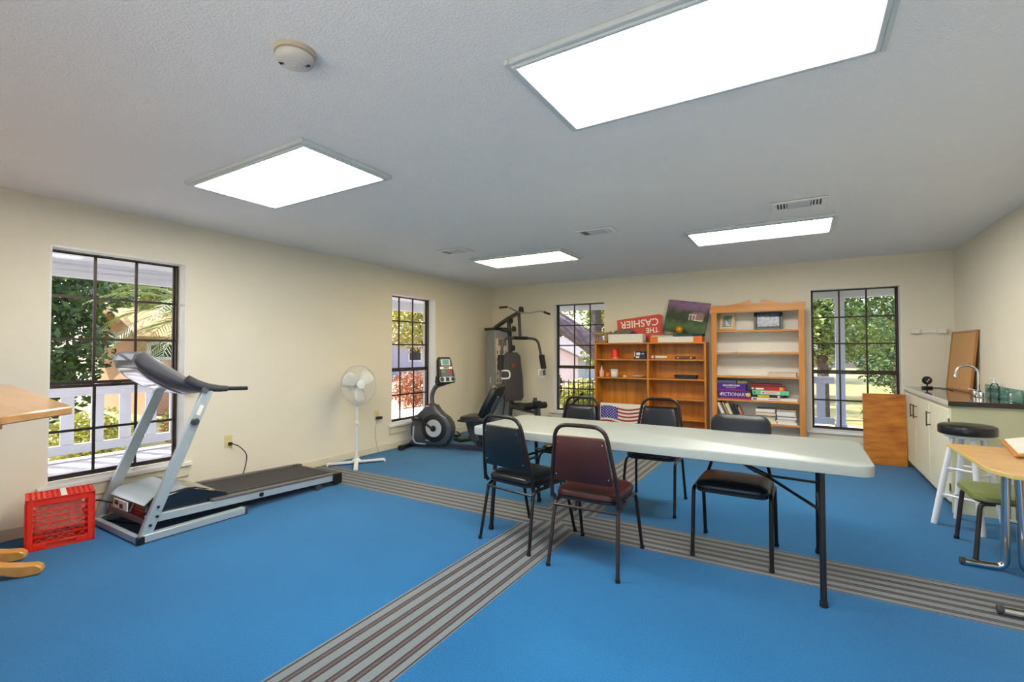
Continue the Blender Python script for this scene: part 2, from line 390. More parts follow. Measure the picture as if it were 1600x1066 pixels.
lightpanel(-.972, .285, 1.535, 2.195, 'bright white fluorescent panel beside the smoke detector, over the striped carpet', (255, 250, 240), LAMP * 1.15)
lightpanel(-3.48, -2.235, 1.545, 2.195, 'bright white fluorescent panel above the treadmill', (255, 250, 240), LAMP * .72)
lightpanel(-3.455, -2.22, 4.69, 5.30, 'warm yellowish fluorescent panel above the exercise corner', (255, 226, 160), LAMP * .75)
lightpanel(-.935, .28, 4.665, 5.285, 'bright white fluorescent panel in front of the white backed bookcase', (255, 250, 240), LAMP * 1.4)

sd = thing('smoke_detector', 'round off white smoke detector on the textured ceiling', 'smoke detector', (-1.615, 1.085, ZC), 20)
M_sd = mat('aged_white_plastic', (206, 202, 194), .45, var=.03)
MB().lathe([(.072, -.016), (.074, -.010), (.074, -.0005)], n=36).build('mounting_plate', mat('yellowed_plastic', (196, 184, 164), .5, var=.03), sd)
MB().lathe([(.030, -.052), (.050, -.049), (.062, -.042), (.068, -.030), (.068, -.022), (.063, -.016)], n=36).build('body', M_sd, sd)
MB().lathe([(.024, -.0555), (.030, -.053), (.030, -.048)], n=28).build('centre_disc', M_sd, sd)
MB().pillow(rrect(-.012, -.005, .012, .005, .0049), [(-.058, .001), (-.0575, 0), (-.054, 0)]).build('test_button', M_sd, sd)
for (a, k) in ((20, .045), (205, .045)):
    mb = MB()
    for i in range(4): mb.cb((k * math.cos(R_(a)) + i * .005 - .008, k * math.sin(R_(a)), -.0495), (.0022, .012, .004))
    mb.build('sounder_slot', M_rubber, sd)
M_vent = mat('white_vent_enamel', (236, 236, 234), .45, var=.02)
M_ventdark = mat('vent_cavity', (70, 66, 64), .8, var=.1)
def vent(x0, x1, y0, y1, label):
    o = thing('ceiling_vent', label, 'vent', ((x0 + x1) / 2, (y0 + y1) / 2, ZC)); hx, hy = (x1 - x0) / 2, (y1 - y0) / 2
    B((-hx + .01, -hy + .01, -.003), (hx - .01, hy - .01, -.0005)).build('cavity', M_ventdark, o)
    w = .035
    MB().box((-hx, -hy, -.014), (hx, -hy + w, -.0035)).box((-hx, hy - w, -.014), (hx, hy, -.0035)).box((-hx, -hy + w, -.014), (-hx + w, hy - w, -.0035)).box((hx - w, -hy + w, -.014), (hx, hy - w, -.0035)).build('frame', M_vent, o, bevel=.003)
    B((-hx * .42, -hy + w, -.013), (hx * .42, hy - w, -.0035)).build('blank_plate', mat('grey_vent_plate', (206, 210, 212), .5, var=.02), o)
    sl = None
    for s in (-1, 1):
        for i in range(4):
            x = s * (hx * .48 + i * .021)
            if sl is None:
                mb = MB(); mb.M = Matrix.Rotation(R_(35), 4, 'Y'); mb.cb((0, 0, 0), (.012, 2 * (hy - w) - .002, .002)); sl = mb.build('slat', M_vent, o, smooth=False); sl.location = (x, 0, -.009)
            else: dup(sl, o, (x, 0, -.009), (0, 0 if s < 0 else R_(-70), 0))
vent(-1.80, -1.44, 4.09, 4.32, 'white ceiling vent between the warm light panel and the white one')
vent(-.175, .185, 4.09, 4.33, 'white ceiling vent just in front of the white light panel by bookcase')
vent(-3.48, -3.11, 4.09, 4.32, 'white ceiling vent next to the warm light panel')

# ------------------------------------------------------------------ folding table
tb = thing('folding_table', 'long grey white plastic folding table with black steel legs', 'table', (-.91, 3.31, 0))
hx, hy, zt = 1.225, .395, .742
MB().pillow(rrect(-hx, -hy, hx, hy, .07, 6), [(zt - .058, .012), (zt - .056, .002), (zt - .012, 0), (zt - .003, .003), (zt, .011)]).build('tabletop', M_tabletop, tb)
for sx, lx in ((-1, -1.05), (1, 1.0)):
    for sy in (-1, 1):
        leg = MB().tube([(lx - .012 * sx * 0, sy * .31, .69), (lx, sy * .33, .40), (lx, sy * .375, .012)], .0155, 12).build('leg', M_black, tb)
        MB().lathe([(.019, 0), (.020, .004), (.018, .03)], (lx, sy * .376, 0), 14).build('foot_cap', M_rubber, leg)
    MB().tube([(lx, -.33, .40), (lx, .33, .40)], .011, 10).build('crossbar', M_black, tb)
    MB().tube([(lx, -.31, .677), (lx, .31, .677)], .012, 10).build('pivot_bar', M_black, tb)
    mx = lx - sx * .33
    MB().tube([(lx - sx * .52, 0, .678), (mx, 0, .565)], .010, 8).build('brace', M_black, tb)
    MB().tube([(mx + sx * .02 - sx * .06, 0, .59), (mx + sx * .07, 0, .545)], .014, 8).build('brace_sleeve', M_black, tb)
    for sy in (-1, 1): MB().tube([(mx + sx * .05, 0, .55), (lx, sy * .318, .47)], .0085, 8).build('brace_fork', M_black, tb)

# ------------------------------------------------------------------ stacking chairs (local: front = +y)
def chair(loc, rz, label, group, vin, back_vin, frame, name='banquet_chair'):
    o = thing(name, label, 'chair', loc, rz, group); w = .200
    MB().pillow([(p[0] * (1 - .07 * (.2 - p[1])), p[1]) for p in rrect(-.205, -.195, .205, .205, .075, 6)], [(.425, .012), (.430, .002), (.446, 0), (.462, .010), (.472, .035), (.477, .09), (.478, .17)]).build('seat', vin, o)
    MB().pillow(rrect(-.197, -.19, .197, .197, .07, 5), [(.406, .004), (.408, 0), (.425, 0)]).build('seat_pan', M_black, o)
    for s in (-1, 1):
        l = MB().tube(fillet([(s * w, -.04, .398), (s * w, .195, .398), (s * .212, .31, .0)], .05), .0115, 10).build('leg', frame, o)
        MB().lathe([(.0135, 0), (.0145, .004), (.013, .022)], (s * .212, .31, 0), 12).build('foot_cap', M_rubber, l)
        l = MB().tube(fillet([(s * w, .0, .386), (s * w, -.165, .386), (s * .218, -.235, .0)], .05), .0115, 10).build('leg', frame, o)
        MB().lathe([(.0135, 0), (.0145, .004), (.013, .022)], (s * .218, -.235, 0), 12).build('foot_cap', M_rubber, l)
        MB().tube([(s * .2, -.17, .40), (s * .213, -.185, .43)], .013, 8).build('back_bracket', frame, o)
    def bk(z): return -.185 - .075 * (z - .43) / .44
    pts = [(-.213, bk(.43), .41), (-.208, bk(.52), .52), (-.155, bk(.87), .872), (.155, bk(.87), .872), (.208, bk(.52), .52), (.213, bk(.43), .41)]
    MB().tube(fillet(pts, .085, 7), .0125, 10).build('back_frame', frame, o)
    mb = MB(); mb.M = Matrix.Translation((0, -.190, .43)) @ Matrix.Rotation(math.atan(.075 / .44), 4, 'X')
    poly = [(-.187, .10), (.187, .10), (.150, .372), (.140, .380), (-.140, .380), (-.150, .372)]
    pb = MB(); pb.M = mb.M.copy(); pb.pillow(poly, [(-.013, .004), (-.011, 0), (-.002, 0)], 'xz').build('back_panel', back_vin, o)
    mb.pillow([(p[0], p[1]) for p in poly], [(-.002, 0), (.012, .003), (.022, .015), (.028, .05), (.030, .1)], 'xz').build('backrest', vin, o)
    sc = None
    for (x, z) in ((-.165, .14), (.165, .14), (-.138, .345), (.138, .345)):
        q = MB(); q.M = mb.M.copy(); q.lathe([(.004, -.016), (.005, -.0145), (.005, -.013)], (x, 0, z), 8, 'y').build('rivet', M_chrome, o)
    MB().tube([(-.203, -.178, .362), (.203, -.178, .362)], .008, 8).build('stretcher', frame, o)
    return o
GR = 'stacking chairs around the long table'
chair((-1.675, 2.945, 0), -9.5, 'black vinyl stacking chair with a dark navy back panel next to the maroon chair', GR, M_vinyl, M_navyback, M_chairframe)
chair((-1.118, 2.86, 0), 1, 'maroon vinyl stacking chair with brown steel frame', GR, M_maroon, M_maroon, M_maroonframe)
chair((-1.79, 3.96, 0), 180 - 3, 'black stacking chair facing the table end, between window and flag panel', GR, M_vinyl, M_vinyl, M_chairframe)
chair((-1.085, 4.17, 0), 180 + 3, 'black stacking chair facing the table in front of the golden oak bookcase', GR, M_vinyl, M_vinyl, M_chairframe)

def loaf_chair(loc, rz):
    o = thing('padded_chair', 'black chair with a rounded padded back pushed under the table, before white backed bookcase', 'chair', loc, rz, GR); w = .222
    MB().pillow(rrect(-.215, -.185, .215, .225, .07, 6), [(.432, .012), (.436, .002), (.452, 0), (.470, .012), (.480, .04), (.485, .1)]).build('seat', M_vinyl, o)
    MB().pillow(rrect(-.207, -.18, .207, .216, .06, 5), [(.412, .004), (.414, 0), (.432, 0)]).build('seat_pan', M_black, o)
    for s in (-1, 1):
        for (ya, yb) in ((.18, .225), (-.13, -.225)):
            l = MB().tube(fillet([(s * w, 0, .425), (s * w, ya, .425), (s * .224, yb, 0)], .04), .0125, 10).build('leg', M_chairframe, o)
            MB().lathe([(.0145, 0), (.0155, .004), (.014, .022)], (s * .224, yb, 0), 12).build('foot_cap', M_rubber, l)
        MB().tube([(s * .205, -.175, .42), (s * .160, -.275, .60), (s * .155, -.315, .72)], .0115, 10).build('back_post', M_chairframe, o)
    MB().tube([(-.165, -.272, .585), (.165, -.272, .585)], .0115, 10).build('back_crossbar', M_chairframe, o)
    mb = MB(); mb.M = Matrix.Translation((0, -.305, .63)) @ Matrix.Rotation(R_(9), 4, 'X')
    mb.pillow(rrect(-.195, 0, .195, .225, .07, 6), [(-.035, .05), (-.03, .012), (-.015, 0), (.02, 0), (.038, .012), (.046, .05)], 'xz').build('backrest', M_vinyl, o)
loaf_chair((-.377, 3.452, 0), 180 - 1)

# bent black bar standing behind the chair near the window
bb = MB().tube(fillet([(-2.135, 4.52, 0), (-2.085, 4.47, .60), (-2.06, 4.45, .71), (-1.95, 4.44, .80), (-1.855, 4.42, .895)], .06), .0125, 10)
tag(bb.build('bent_steel_bar', M_chairframe), 'bent black steel bar rising behind a chair by the window', 'bar')

# ------------------------------------------------------------------ treadmill (runner faces -y, console towards the front)
tm = thing('treadmill', 'silver and black folding treadmill under the window', 'treadmill', (-4.2, 2.3, 0))
def T(mb, n, m, parent=tm, **k): return mb.build(n, m, parent, world=True, **k)
xa, xb = -4.585, -3.845          # wall side / room side planes
for x in (xa, xb):
    T(B((x - .0275, 1.475, .006), (x + .0275, 2.17, .058)), 'base_rail', M_steel, bevel=.004)
    T(B((x - .029, 2.165, .002), (x + .029, 2.19, .060)), 'base_end_cap', M_darkgrey, bevel=.004)
    mb = MB(); p0 = Vector((x, 1.485, .03)); p1 = Vector((x, 1.885, 1.02)); d = (p1 - p0); L = d.length
    mb.M = Matrix.Translation(p0) @ Matrix.Rotation(-math.atan2(d.y, d.z), 4, 'X'); mb.box((-.018, -.036, 0), (.018, .036, L))
    u = T(mb, 'upright', M_steel, bevel=.004)
    for t_, dy in ((.20, 0), (.135, .02), (.085, 0)):
        q = p0 + d * t_; MB().lathe([(.010, 0), (.010, .006), (.006, .009)], (q.x - tm.location.x + (.018 if x == xb else -.027), q.y + dy - tm.location.y, q.z), 10, 'x').build('bolt', M_black, u)
    if x == xb:
        q = p0 + d * .77
        MB().lathe([(.024, .0), (.026, .006), (.026, .022), (.020, .028)], (q.x + .018 - tm.location.x, q.y - .005 - tm.location.y, q.z), 18, 'x').build('adjust_knob', M_darkgrey, u)
        mb = MB(); mb.M = Matrix.Translation(p0 + d * .85) @ Matrix.Rotation(-math.atan2(d.y, d.z), 4, 'X'); mb.box((.0185, -.014, -.038), (.0195, .014, .038)); s_ = T(mb, 'sticker', M_paper)
T(B((xa - .03, 1.445, .004), (xb + .03, 1.480, .050)), 'front_bar', M_steel, bevel=.004)
T(B((xb + .0, 1.440, .002), (xb + .034, 1.484, .054)), 'front_bar_cap', M_black, bevel=.004)
T(B((xa - .034, 1.440, .002), (xa, 1.484, .054)), 'front_bar_cap', M_black, bevel=.004)
# inclined deck: front higher than rear
def dz(y, z): return z + (.060) * (3.10 - y) / 1.6
def slab(x0, x1, y0, y1, z0, z1):
    mb = MB(); mb.add([(x0, y0, dz(y0, z0)), (x1, y0, dz(y0, z0)), (x1, y1, dz(y1, z0)), (x0, y1, dz(y1, z0)), (x0, y0, dz(y0, z1)), (x1, y0, dz(y0, z1)), (x1, y1, dz(y1, z1)), (x0, y1, dz(y1, z1))],
           [(0, 3, 2, 1), (4, 5, 6, 7), (0, 1, 5, 4), (1, 2, 6, 5), (2, 3, 7, 6), (3, 0, 4, 7)]); return mb
T(slab(-4.50, -3.93, 1.78, 3.08, .085, .112), 'running_deck', M_black)
T(slab(-4.475, -3.985, 1.80, 3.10, .100, .118), 'belt', M_belt, bevel=.004)
for s, x in ((-1, -4.535), (1, -3.905)):
    T(slab(x - .018, x + .018, 1.52, 3.06, .050, .104), 'frame_rail', M_steel, bevel=.003)
    T(slab(x - .030 + s * .0, x + .022, 1.95, 3.06, .105, .124), 'foot_rail', mat('foot_rail_plastic', (96, 92, 94), .5, var=.05), bevel=.005)
    T(slab(x - .036, x + .034, 3.055, 3.155, .02, .122), 'rear_cap', M_black, bevel=.008)
    mb = MB(); mb.M = Matrix.Translation((x + s * .020, 2.34, dz(2.34, .078))); mb.lathe([(.018, -.008), (.018, .008)], (0, 0, 0), 14, 'x'); T(mb, 'pivot_bolt', M_black)
    mb = MB(); mb.lathe([(.028, -.012), (.030, -.008), (.030, .008), (.028, .012)], (x + s * .004, 2.90, .031), 18, 'x'); T(mb, 'wheel', M_darkgrey)
T(MB().tube([(-4.5, 3.105, .085), (-3.94, 3.105, .085)], .034, 16), 'rear_roller', M_black)
T(MB().prism([(1.53, .105), (1.515, .14), (1.535, .225), (1.575, .262), (1.80, .288), (1.85, .284), (2.09, .185), (2.09, .15)], -4.515, -3.925, 'yz'), 'motor_hood', mat('glossy_black_hood', (26, 24, 28), .12, coat=.6, var=.03), bevel=.012)
T(MB().prism([(1.527, .223), (1.575, .266), (1.80, .292), (1.79, .294), (1.572, .2695), (1.522, .226)], -4.50, -3.94, 'yz'), 'hood_trim', M_steel)
T(B((-4.40, 1.508, .150), (-4.17, 1.516, .215)), 'warning_label', M_paper)
T(B((-4.375, 1.5055, .175), (-4.32, 1.509, .205)), 'warning_symbol', M_blackpaper)
T(B((-4.29, 1.5055, .160), (-4.24, 1.509, .19)), 'warning_symbol', M_blackpaper)
T(B((-4.52, 1.515, .095), (-3.92, 1.555, .135)), 'motor_crossmember', mat('mauve_brown_steel', (96, 76, 80), .4, metal=.3, var=.05), bevel=.004)
# console shell
def console_ring(s):
    # s in [-1, 1] across the machine
    x = -4.215 + s * .40; a = abs(s)
    k = 1.0 if a < .46 else max(0, 1 - ((a - .46) / .50)) ; k = k * k * (3 - 2 * k)
    h = .050 + .43 * k; th = .030 + .078 * k
    # base point near the uprights, leaning towards the front (-y) and up
    by, bz = 1.900 - .02 * (1 - k), 1.010
    dy, dz_ = -.80, .60; ny, nz = -.60, -.80      # along panel, outward (front underside)
    P = []
    for (u, t) in ((0, .0), (.04, .45), (.16, .75), (.40, .95), (.68, .98), (.88, .85), (.98, .55), (1.01, .12), (.97, -.20), (.85, -.26), (.5, -.26), (.15, -.26), (.03, -.2)):
        P.append((x, by + dy * u * h + ny * t * th, bz + dz_ * u * h + nz * t * th))
    return P
st = [-1, -.95, -.88, -.8, -.72, -.64, -.56, -.48, -.42, -.3, -.15, 0, .15, .3, .42, .48, .56, .64, .72, .8, .88, .95, 1]
V = []; F = []; n_ = 13
for s_ in st: V += console_ring(s_)
for i in range(len(st) - 1):
    for k in range(n_): F.append((i * n_ + k, i * n_ + (k + 1) % n_, (i + 1) * n_ + (k + 1) % n_, (i + 1) * n_ + k))
F.append(tuple(range(n_))); F.append(tuple((len(st) - 1) * n_ + k for k in range(n_))[::-1])
con = T(MB().add(V, F), 'console', mat('console_grey_plastic', (84, 84, 88), .3, coat=.3, var=.03))
# bright silver cover on the back of the console, slightly proud
V = []; F = []; ss = [-.62, -.50, -.40, -.25, -.1, .05, .2, .34, .44]; us = [3, 4, 5, 6]
for s_ in ss:
    rg = console_ring(s_)
    for q in (1, 2, 3, 4, 5):
        p = rg[q]; V.append((p[0], p[1] - .004, p[2] - .004))
    rg2 = console_ring(s_)
for i in range(len(ss) - 1):
    for k in range(4): F.append((i * 5 + k, i * 5 + k + 1, (i + 1) * 5 + k + 1, (i + 1) * 5 + k))
cv = T(MB().add(V, F), 'back_cover', mat('silver_plastic', (226, 223, 230), .12, metal=.15, coat=.6, var=.02), con)
md = cv.modifiers.new('thick', 'SOLIDIFY'); md.thickness = .004; md.offset = 0
for x, s in ((xa, -1), (xb, 1)):
    arm = T(MB().tube([(x, 1.74, 1.105), (x, 1.80, 1.065), (x, 1.88, 1.035), (x, 1.97, 1.022), (x, 2.03, 1.018)], [.034, .036, .034, .026, .022], 12, flat=.8), 'handle_arm', M_darkgrey)
    MB().tube([(x - tm.location.x, 2.02 - tm.location.y, 1.018), (x - tm.location.x, 2.185 - tm.location.y, 1.010)], .0155, 12).build('grip', M_rubber, arm)
# black power cord at the front
T(MB().tube(fillet([(-4.44, 1.515, .17), (-4.55, 1.44, .20), (-4.64, 1.40, .12), (-4.63, 1.42, .06), (-4.50, 1.52, .02), (-4.25, 1.62, .012)], .06), .006, 8), 'power_cord', M_rubber)

# ------------------------------------------------------------------ outlets and cords on the left wall
def outlet(y, z, label):
    o = thing('wall_outlet', label, 'outlet', (XL, y, z))
    MB().pillow(rrect(-.036, -.058, .036, .058, .006, 3), [(.0005, 0), (.004, 0), (.006, .002)], 'yz').build('cover_plate', M_ivory, o)
    for dz_ in (.021, -.021):
        r = MB().pillow(rrect(-.016, dz_ - .014, .016, dz_ + .014, .009, 3), [(.006, 0), (.008, .001)], 'yz').build('receptacle', M_ivory, o)
        MB().box((.008, -.008, dz_ - .003), (.0085, -.006, dz_ + .006)).box((.008, .006, dz_ - .003), (.0085, .008, dz_ + .006)).build('slot', M_rubber, r)
    return o
outlet(2.492, .447, 'ivory wall outlet with the black treadmill cord plugged in')
outlet(4.357, .490, 'ivory wall outlet beside the standing fan, with a dark adapter')
pc = thing('power_cord', 'black power cord plugged into the ivory outlet behind the treadmill', 'cord', (XL, 2.497, .42))
MB().box((.009, -.014, -.006), (.042, .016, .020)).build('plug', M_rubber, pc, bevel=.006)
MB().tube(fillet([(.035, .012, .006), (.06, .06, -.02), (.07, .14, -.11), (.075, .12, -.23), (.08, .065, -.36), (.10, .03, -.41)], .08, 6), .0048, 8).build('cable', M_rubber, pc)
fc_ = thing('fan_cord', 'dark adapter and thin white cord hanging from the outlet by the fan', 'cord', (XL, 4.357, .45))
MB().box((.009, -.03, -.018), (.05, .055, .016)).build('adapter', mat('dark_brown_plastic', (44, 34, 30), .5, var=.05), fc_, bevel=.008)
MB().tube(fillet([(.03, -.02, -.01), (.035, -.055, -.10), (.03, -.05, -.25), (.035, -.02, -.38), (.045, .0, -.445)], .1, 6), .004, 8).build('cable', mat('grey_white_cable', (196, 192, 180), .5, var=.03), fc_)

# ------------------------------------------------------------------ red milk crate standing on its side
mc = thing('milk_crate', 'red plastic milk crate standing on its side with lattice walls', 'crate', (-4.385, 1.205, 0), -13)
cw, cd, ch = .172, .125, .335    # half width (y), half depth (x), height
def cbar(mb, p0, p1, w=.006, d=.004): mb.tube([p0, p1], w, 4)
def lattice(x, name):
    mb = MB(); t = .007
    # outer border
    for (y0, y1, z0, z1) in ((-cw, -cw + .038, 0, ch), (cw - .038, cw, 0, ch), (-cw + .038, cw - .038, ch - .042, ch), (-cw + .038, -.075, 0, .045), (.075, cw - .038, 0, .045), (-.075, .075, .036, .045), (-.075, .075, 0, .009)):
        mb.box((x - t, y0, z0), (x + t, y1, z1))
    o = mb.build(name, M_red, mc, bevel=.003)
    y0, y1, z0, z1 = -cw + .038, cw - .038, .048, ch - .045; ny, nz = 5, 6
    hb = None
    for j in range(1, nz):
        z = z0 + (z1 - z0) * j / nz
        if hb is None: hb = B((x - .004, y0, -.003), (x + .004, y1, .003)).build('lattice_bar', M_red, o, smooth=False); hb.location = (0, 0, z)
        else: dup(hb, o, (0, 0, z))
    mb = MB()
    for i in range(ny):
        for j in range(nz):
            a0, a1 = y0 + (y1 - y0) * i / ny, y0 + (y1 - y0) * (i + 1) / ny; c0, c1 = z0 + (z1 - z0) * j / nz, z0 + (z1 - z0) * (j + 1) / nz
            mb.tube([(x, a0, c0), (x, a1, c1)], .0026, 4); mb.tube([(x, a0, c1), (x, a1, c0)], .0026, 4)
    mb.build('lattice_crosses', M_red, o)
    return o
lattice(cd - .007, 'front_wall'); lattice(-cd + .007, 'rear_wall')
def ribbed(name, horizontal, pos):
    """slatted wall; horizontal = top panel at height pos, else end wall at y = pos"""
    mb = MB(); n = 12
    if horizontal:
        mb.box((-cd, -cw, pos - .012), (-cd + .02, cw, pos)).box((cd - .02, -cw, pos - .012), (cd, cw, pos))
        for i in range(n + 1):
            y = -cw + .012 + (2 * cw - .024) * i / n; mb.box((-cd + .02, y - .0065, pos - .010), (cd - .02, y + .0065, pos - .002))
        for x in (-.045, 0, .045): mb.box((x - .005, -cw, pos - .012), (x + .005, cw, pos - .001))
    else:
        s = 1 if pos > 0 else -1; a, b = sorted((pos, pos - s * .010))
        mb.box((-cd, a, 0), (-cd + .04, b, ch)).box((cd - .04, a, 0), (cd, b, ch)).box((-cd + .04, a, 0), (cd - .04, b, .05)).box((-cd + .04, a, ch - .05), (cd - .04, b, ch))
        for i in range(1, 7): z = .05 + (ch - .1) * i / 7; mb.box((-cd + .04, a + .002, z - .006), (cd - .04, b - .002, z + .006))
        for z in (.06, .125, .19, .255): mb.box((-cd - .002, a - (.003 if s < 0 else 0), z), (cd + .002, b + (.003 if s > 0 else 0), z + .006))
    return mb.build(name, M_red, mc)
ribbed('top_wall', True, ch); ribbed('end_wall', False, cw); ribbed('end_wall', False, -cw)
B((-cd, -cw, 0), (cd, cw, .010)).build('bottom_wall', M_red, mc)
B((-cd + .01, .0, ch + .0005), (cd - .01, .030, ch + .0025)).build('white_strip', M_paper, mc)
B((.085, -.105, .115), (.089, .105, .285)).build('inner_label', mat('faded_pink_label', (214, 170, 148), .7, var=.08, vscale=20), mc)

# ------------------------------------------------------------------ octagonal pedestal table at the left
ot = thing('bar_table', 'tall light oak bar table with clipped corners on wooden feet', 'table', (-4.1, .70, 0))
a_, b_v, c1 = Vector((-.992, .125, 0)), Vector((-.125, -.992, 0)), Vector((-2.385, .684, 0))
def st_(s_, t_): return c1 + a_ * s_ + b_v * t_
outl = [st_(*q) for q in ((0, 0), (1.9, 0), (2.12, .22), (2.12, .58), (1.9, .8), (0, .8), (-.2, .6), (-.2, .2))]
MB().pillow([(p.x, p.y) for p in outl], [(1.070, .006), (1.074, 0), (1.095, 0), (1.100, .005)]).build('top', M_lightoak, ot, world=True)
for t_ in (.20, .36, .60):
    p = st_(-.12 + abs(t_ - .4) * .6, t_); q = st_(1.95, t_); n = b_v * .018
    MB().prism([((p - n).x, (p - n).y), ((p + n).x, (p + n).y), ((q + n).x, (q + n).y), ((q - n).x, (q - n).y)], 1.035, 1.069, 'xy').build('cleat', M_maple, ot, world=True, bevel=.003)
dv = Vector((.45, .89, 0)).normalized()
for (fx, fy) in ((-3.845, .990), (-4.195, 1.000)):
    tip = Vector((fx, fy, 0)); ang = math.atan2(dv.y, dv.x)
    mb = MB(); mb.M = Matrix.Translation(tip - dv * .56) @ Matrix.Rotation(ang, 4, 'Z')
    half = [(.28, .125), (.40, .085), (.48, .068), (.53, .062), (.555, .045), (.56, .02), (.545, .003), (.47, .0), (.43, .012), (.36, .04)]
    mb.prism(half + [(.56 - p[0], p[1]) for p in half[::-1]], -.034, .034, 'xz').build('foot', M_maple, ot, world=True, bevel=.008)
    c = tip - dv * .28 - dv * .12
    MB().cb((c.x, c.y, .60), (.085, .085, .94)).build('post', M_maple, ot, world=True, bevel=.008)

# ------------------------------------------------------------------ standing fan
fn = thing('standing_fan', 'white pedestal fan with a cross shaped base', 'fan', (-4.42, 3.80, 0))
for an in (-42, 55):
    mb = MB(); mb.M = Matrix.Rotation(R_(an), 4, 'Z')
    b_ = mb.cb((0, 0, .024 if an < 0 else .027), (.64, .045, .022)).build('base_arm', M_fanwhite, fn, bevel=.004)
    for s in (-1, 1):
        q = MB(); q.M = Matrix.Rotation(R_(an), 4, 'Z'); q.cb((s * .318, 0, .014), (.022, .05, .028)).build('base_end_cap', M_fanwhite, b_, bevel=.005)
MB().lathe([(.05, .03), (.052, .045), (.036, .06), (.022, .075)], n=24).build('base_hub', M_fanwhite, fn)
MB().tube([(0, 0, .05), (0, 0, .47)], .0155, 16).build('lower_pole', M_fanwhite, fn)
cl = MB().lathe([(.017, .44), (.022, .448), (.022, .49), (.017, .50)], n=20).build('height_collar', M_fanwhite, fn)
MB().tube([(.018, -.015, .475), (.04, -.033, .478), (.06, -.02, .48)], .006, 8).build('clamp_knob', M_fanwhite, cl)
MB().tube([(0, 0, .47), (0, 0, .70)], .0115, 16).build('upper_pole', M_fanwhite, fn)
MB().lathe([(.014, .62), (.020, .66), (.024, .70), (.028, .78), (.026, .85)], n=18).build('neck', M_fanwhite, fn)
Mf = Matrix.Translation((0, 0, .918)) @ Matrix.Rotation(R_(-12), 4, 'Z') @ Matrix.Rotation(R_(-6), 4, 'Y')     # local x = blowing direction
def FB(): m_ = MB(); m_.M = Mf.copy(); return m_
FB().lathe([(.035, -.16), (.055, -.15), (.062, -.10), (.062, -.03), (.045, -.01)], (0, 0, 0), 24, 'x').build('motor', M_fanwhite, fn)
RG = .222
def guard(sgn, name):
    mb = FB(); rings = [(RG, .045), (RG * .97, .045 + sgn * .022), (RG * .55, .045 + sgn * .048), (.05, .045 + sgn * .052)]
    for r, x in rings[:1] + rings[2:]:
        mb.tube([(x, r * math.cos(2 * math.pi * k / 40), r * math.sin(2 * math.pi * k / 40)) for k in range(40)], .0035 if r == RG else .0016, 6, closed=True)
    for k in range(60):
        a = 2 * math.pi * k / 60; mb.tube([(x, r * math.cos(a + .15 * (RG - r) / RG), r * math.sin(a + .15 * (RG - r) / RG)) for r, x in rings], .0011, 4)
    return mb.build(name, M_fanwhite, fn)
guard(1, 'front_guard'); guard(-1, 'rear_guard')
FB().lathe([(.052, .094), (.05, .1), (.03, .104), (.01, .105)], (0, 0, 0), 24, 'x').build('hub_badge', M_fanwhite, fn)
FB().lathe([(.032, .02), (.034, .03), (.034, .06), (.02, .072)], (0, 0, 0), 20, 'x').build('blade_hub', mat('clear_blue_plastic', (226, 226, 220), .2, var=.02), fn)
for k in range(3):
    mb = FB(); mb.M = mb.M @ Matrix.Rotation(R_(120 * k + 60), 4, 'X')
    V = []; F = []
    for i in range(8):
        r = .028 + (.205 - .028) * i / 7; w = .035 + .105 * math.sin(math.pi * min(1, (i + .8) / 7.8) * .62); o_ = .02 * i / 7
        if i == 7: w *= .72
        for j in range(5):
            t_ = (j / 4 - .5) * 2; V.append((.045 + t_ * w * .22, t_ * w * .62 - o_, r - .012 * t_ * t_ * (i / 7)))
    for i in range(7):
        for j in range(4): F.append((i * 5 + j, i * 5 + j + 1, i * 5 + 6 + j, i * 5 + 5 + j))
    bl = mb.add(V, F).build('blade', MATS['clear_blue_plastic'], fn); md = bl.modifiers.new('thick', 'SOLIDIFY'); md.thickness = .003

# ------------------------------------------------------------------ recumbent bike (local x = towards the rider's seat)
bk_ = thing('recumbent_bike', 'grey and black recumbent exercise bike with a console, by the corner window', 'exercise bike', (-4.60, 4.86, 0), 12.7)
M_shell = mat('charcoal_shell', (70, 74, 82), .34, coat=.25, var=.05)
M_bkblack = mat('bike_black_plastic', (30, 31, 34), .38, var=.05)
def K(mb, n, m, p=bk_, **k): return mb.build(n, m, p, **k)
K(MB().tube([(.03, -.26, .035), (.03, .22, .035)], .03, 12), 'front_stabilizer', M_black)
for s in (-.26, .22): K(MB().lathe([(.034, -.025), (.036, -.018), (.036, .018), (.034, .025)], (.03, s, .036), 14, 'y'), 'stabilizer_cap', M_rubber)
K(MB().box((.03, -.03, .035), (1.34, .03, .085)), 'floor_rail', mat('slate_blue_steel', (62, 66, 78), .4, metal=.3, var=.05), bevel=.006)
sh = [(.10, .10), (.06, .18), (.055, .28), (.08, .37), (.16, .46), (.24, .53), (.29, .575), (.42, .59), (.46, .53), (.53, .47), (.60, .43), (.655, .36), (.675, .28), (.66, .18), (.60, .09), (.50, .06), (.20, .06)]
K(MB().pillow(sh, [(-.085, .035), (-.072, .008), (-.055, 0), (.055, 0), (.072, .008), (.085, .035)], 'xz'), 'shell', M_shell)
K(MB().lathe([(.175, -.092), (.185, -.086), (.185, -.07)], (.42, 0, .285), 40, 'y'), 'flywheel_cover', M_bkblack)
dsk = K(MB().lathe([(.112, -.098), (.116, -.094), (.116, -.090)], (.42, 0, .285), 36, 'y'), 'crank_disc', mat('light_grey_disc', (196, 198, 200), .35, var=.03))
K(MB().lathe([(.036, -.118), (.04, -.11), (.04, -.098)], (.42, 0, .285), 20, 'y'), 'crank_hub', M_bkblack)
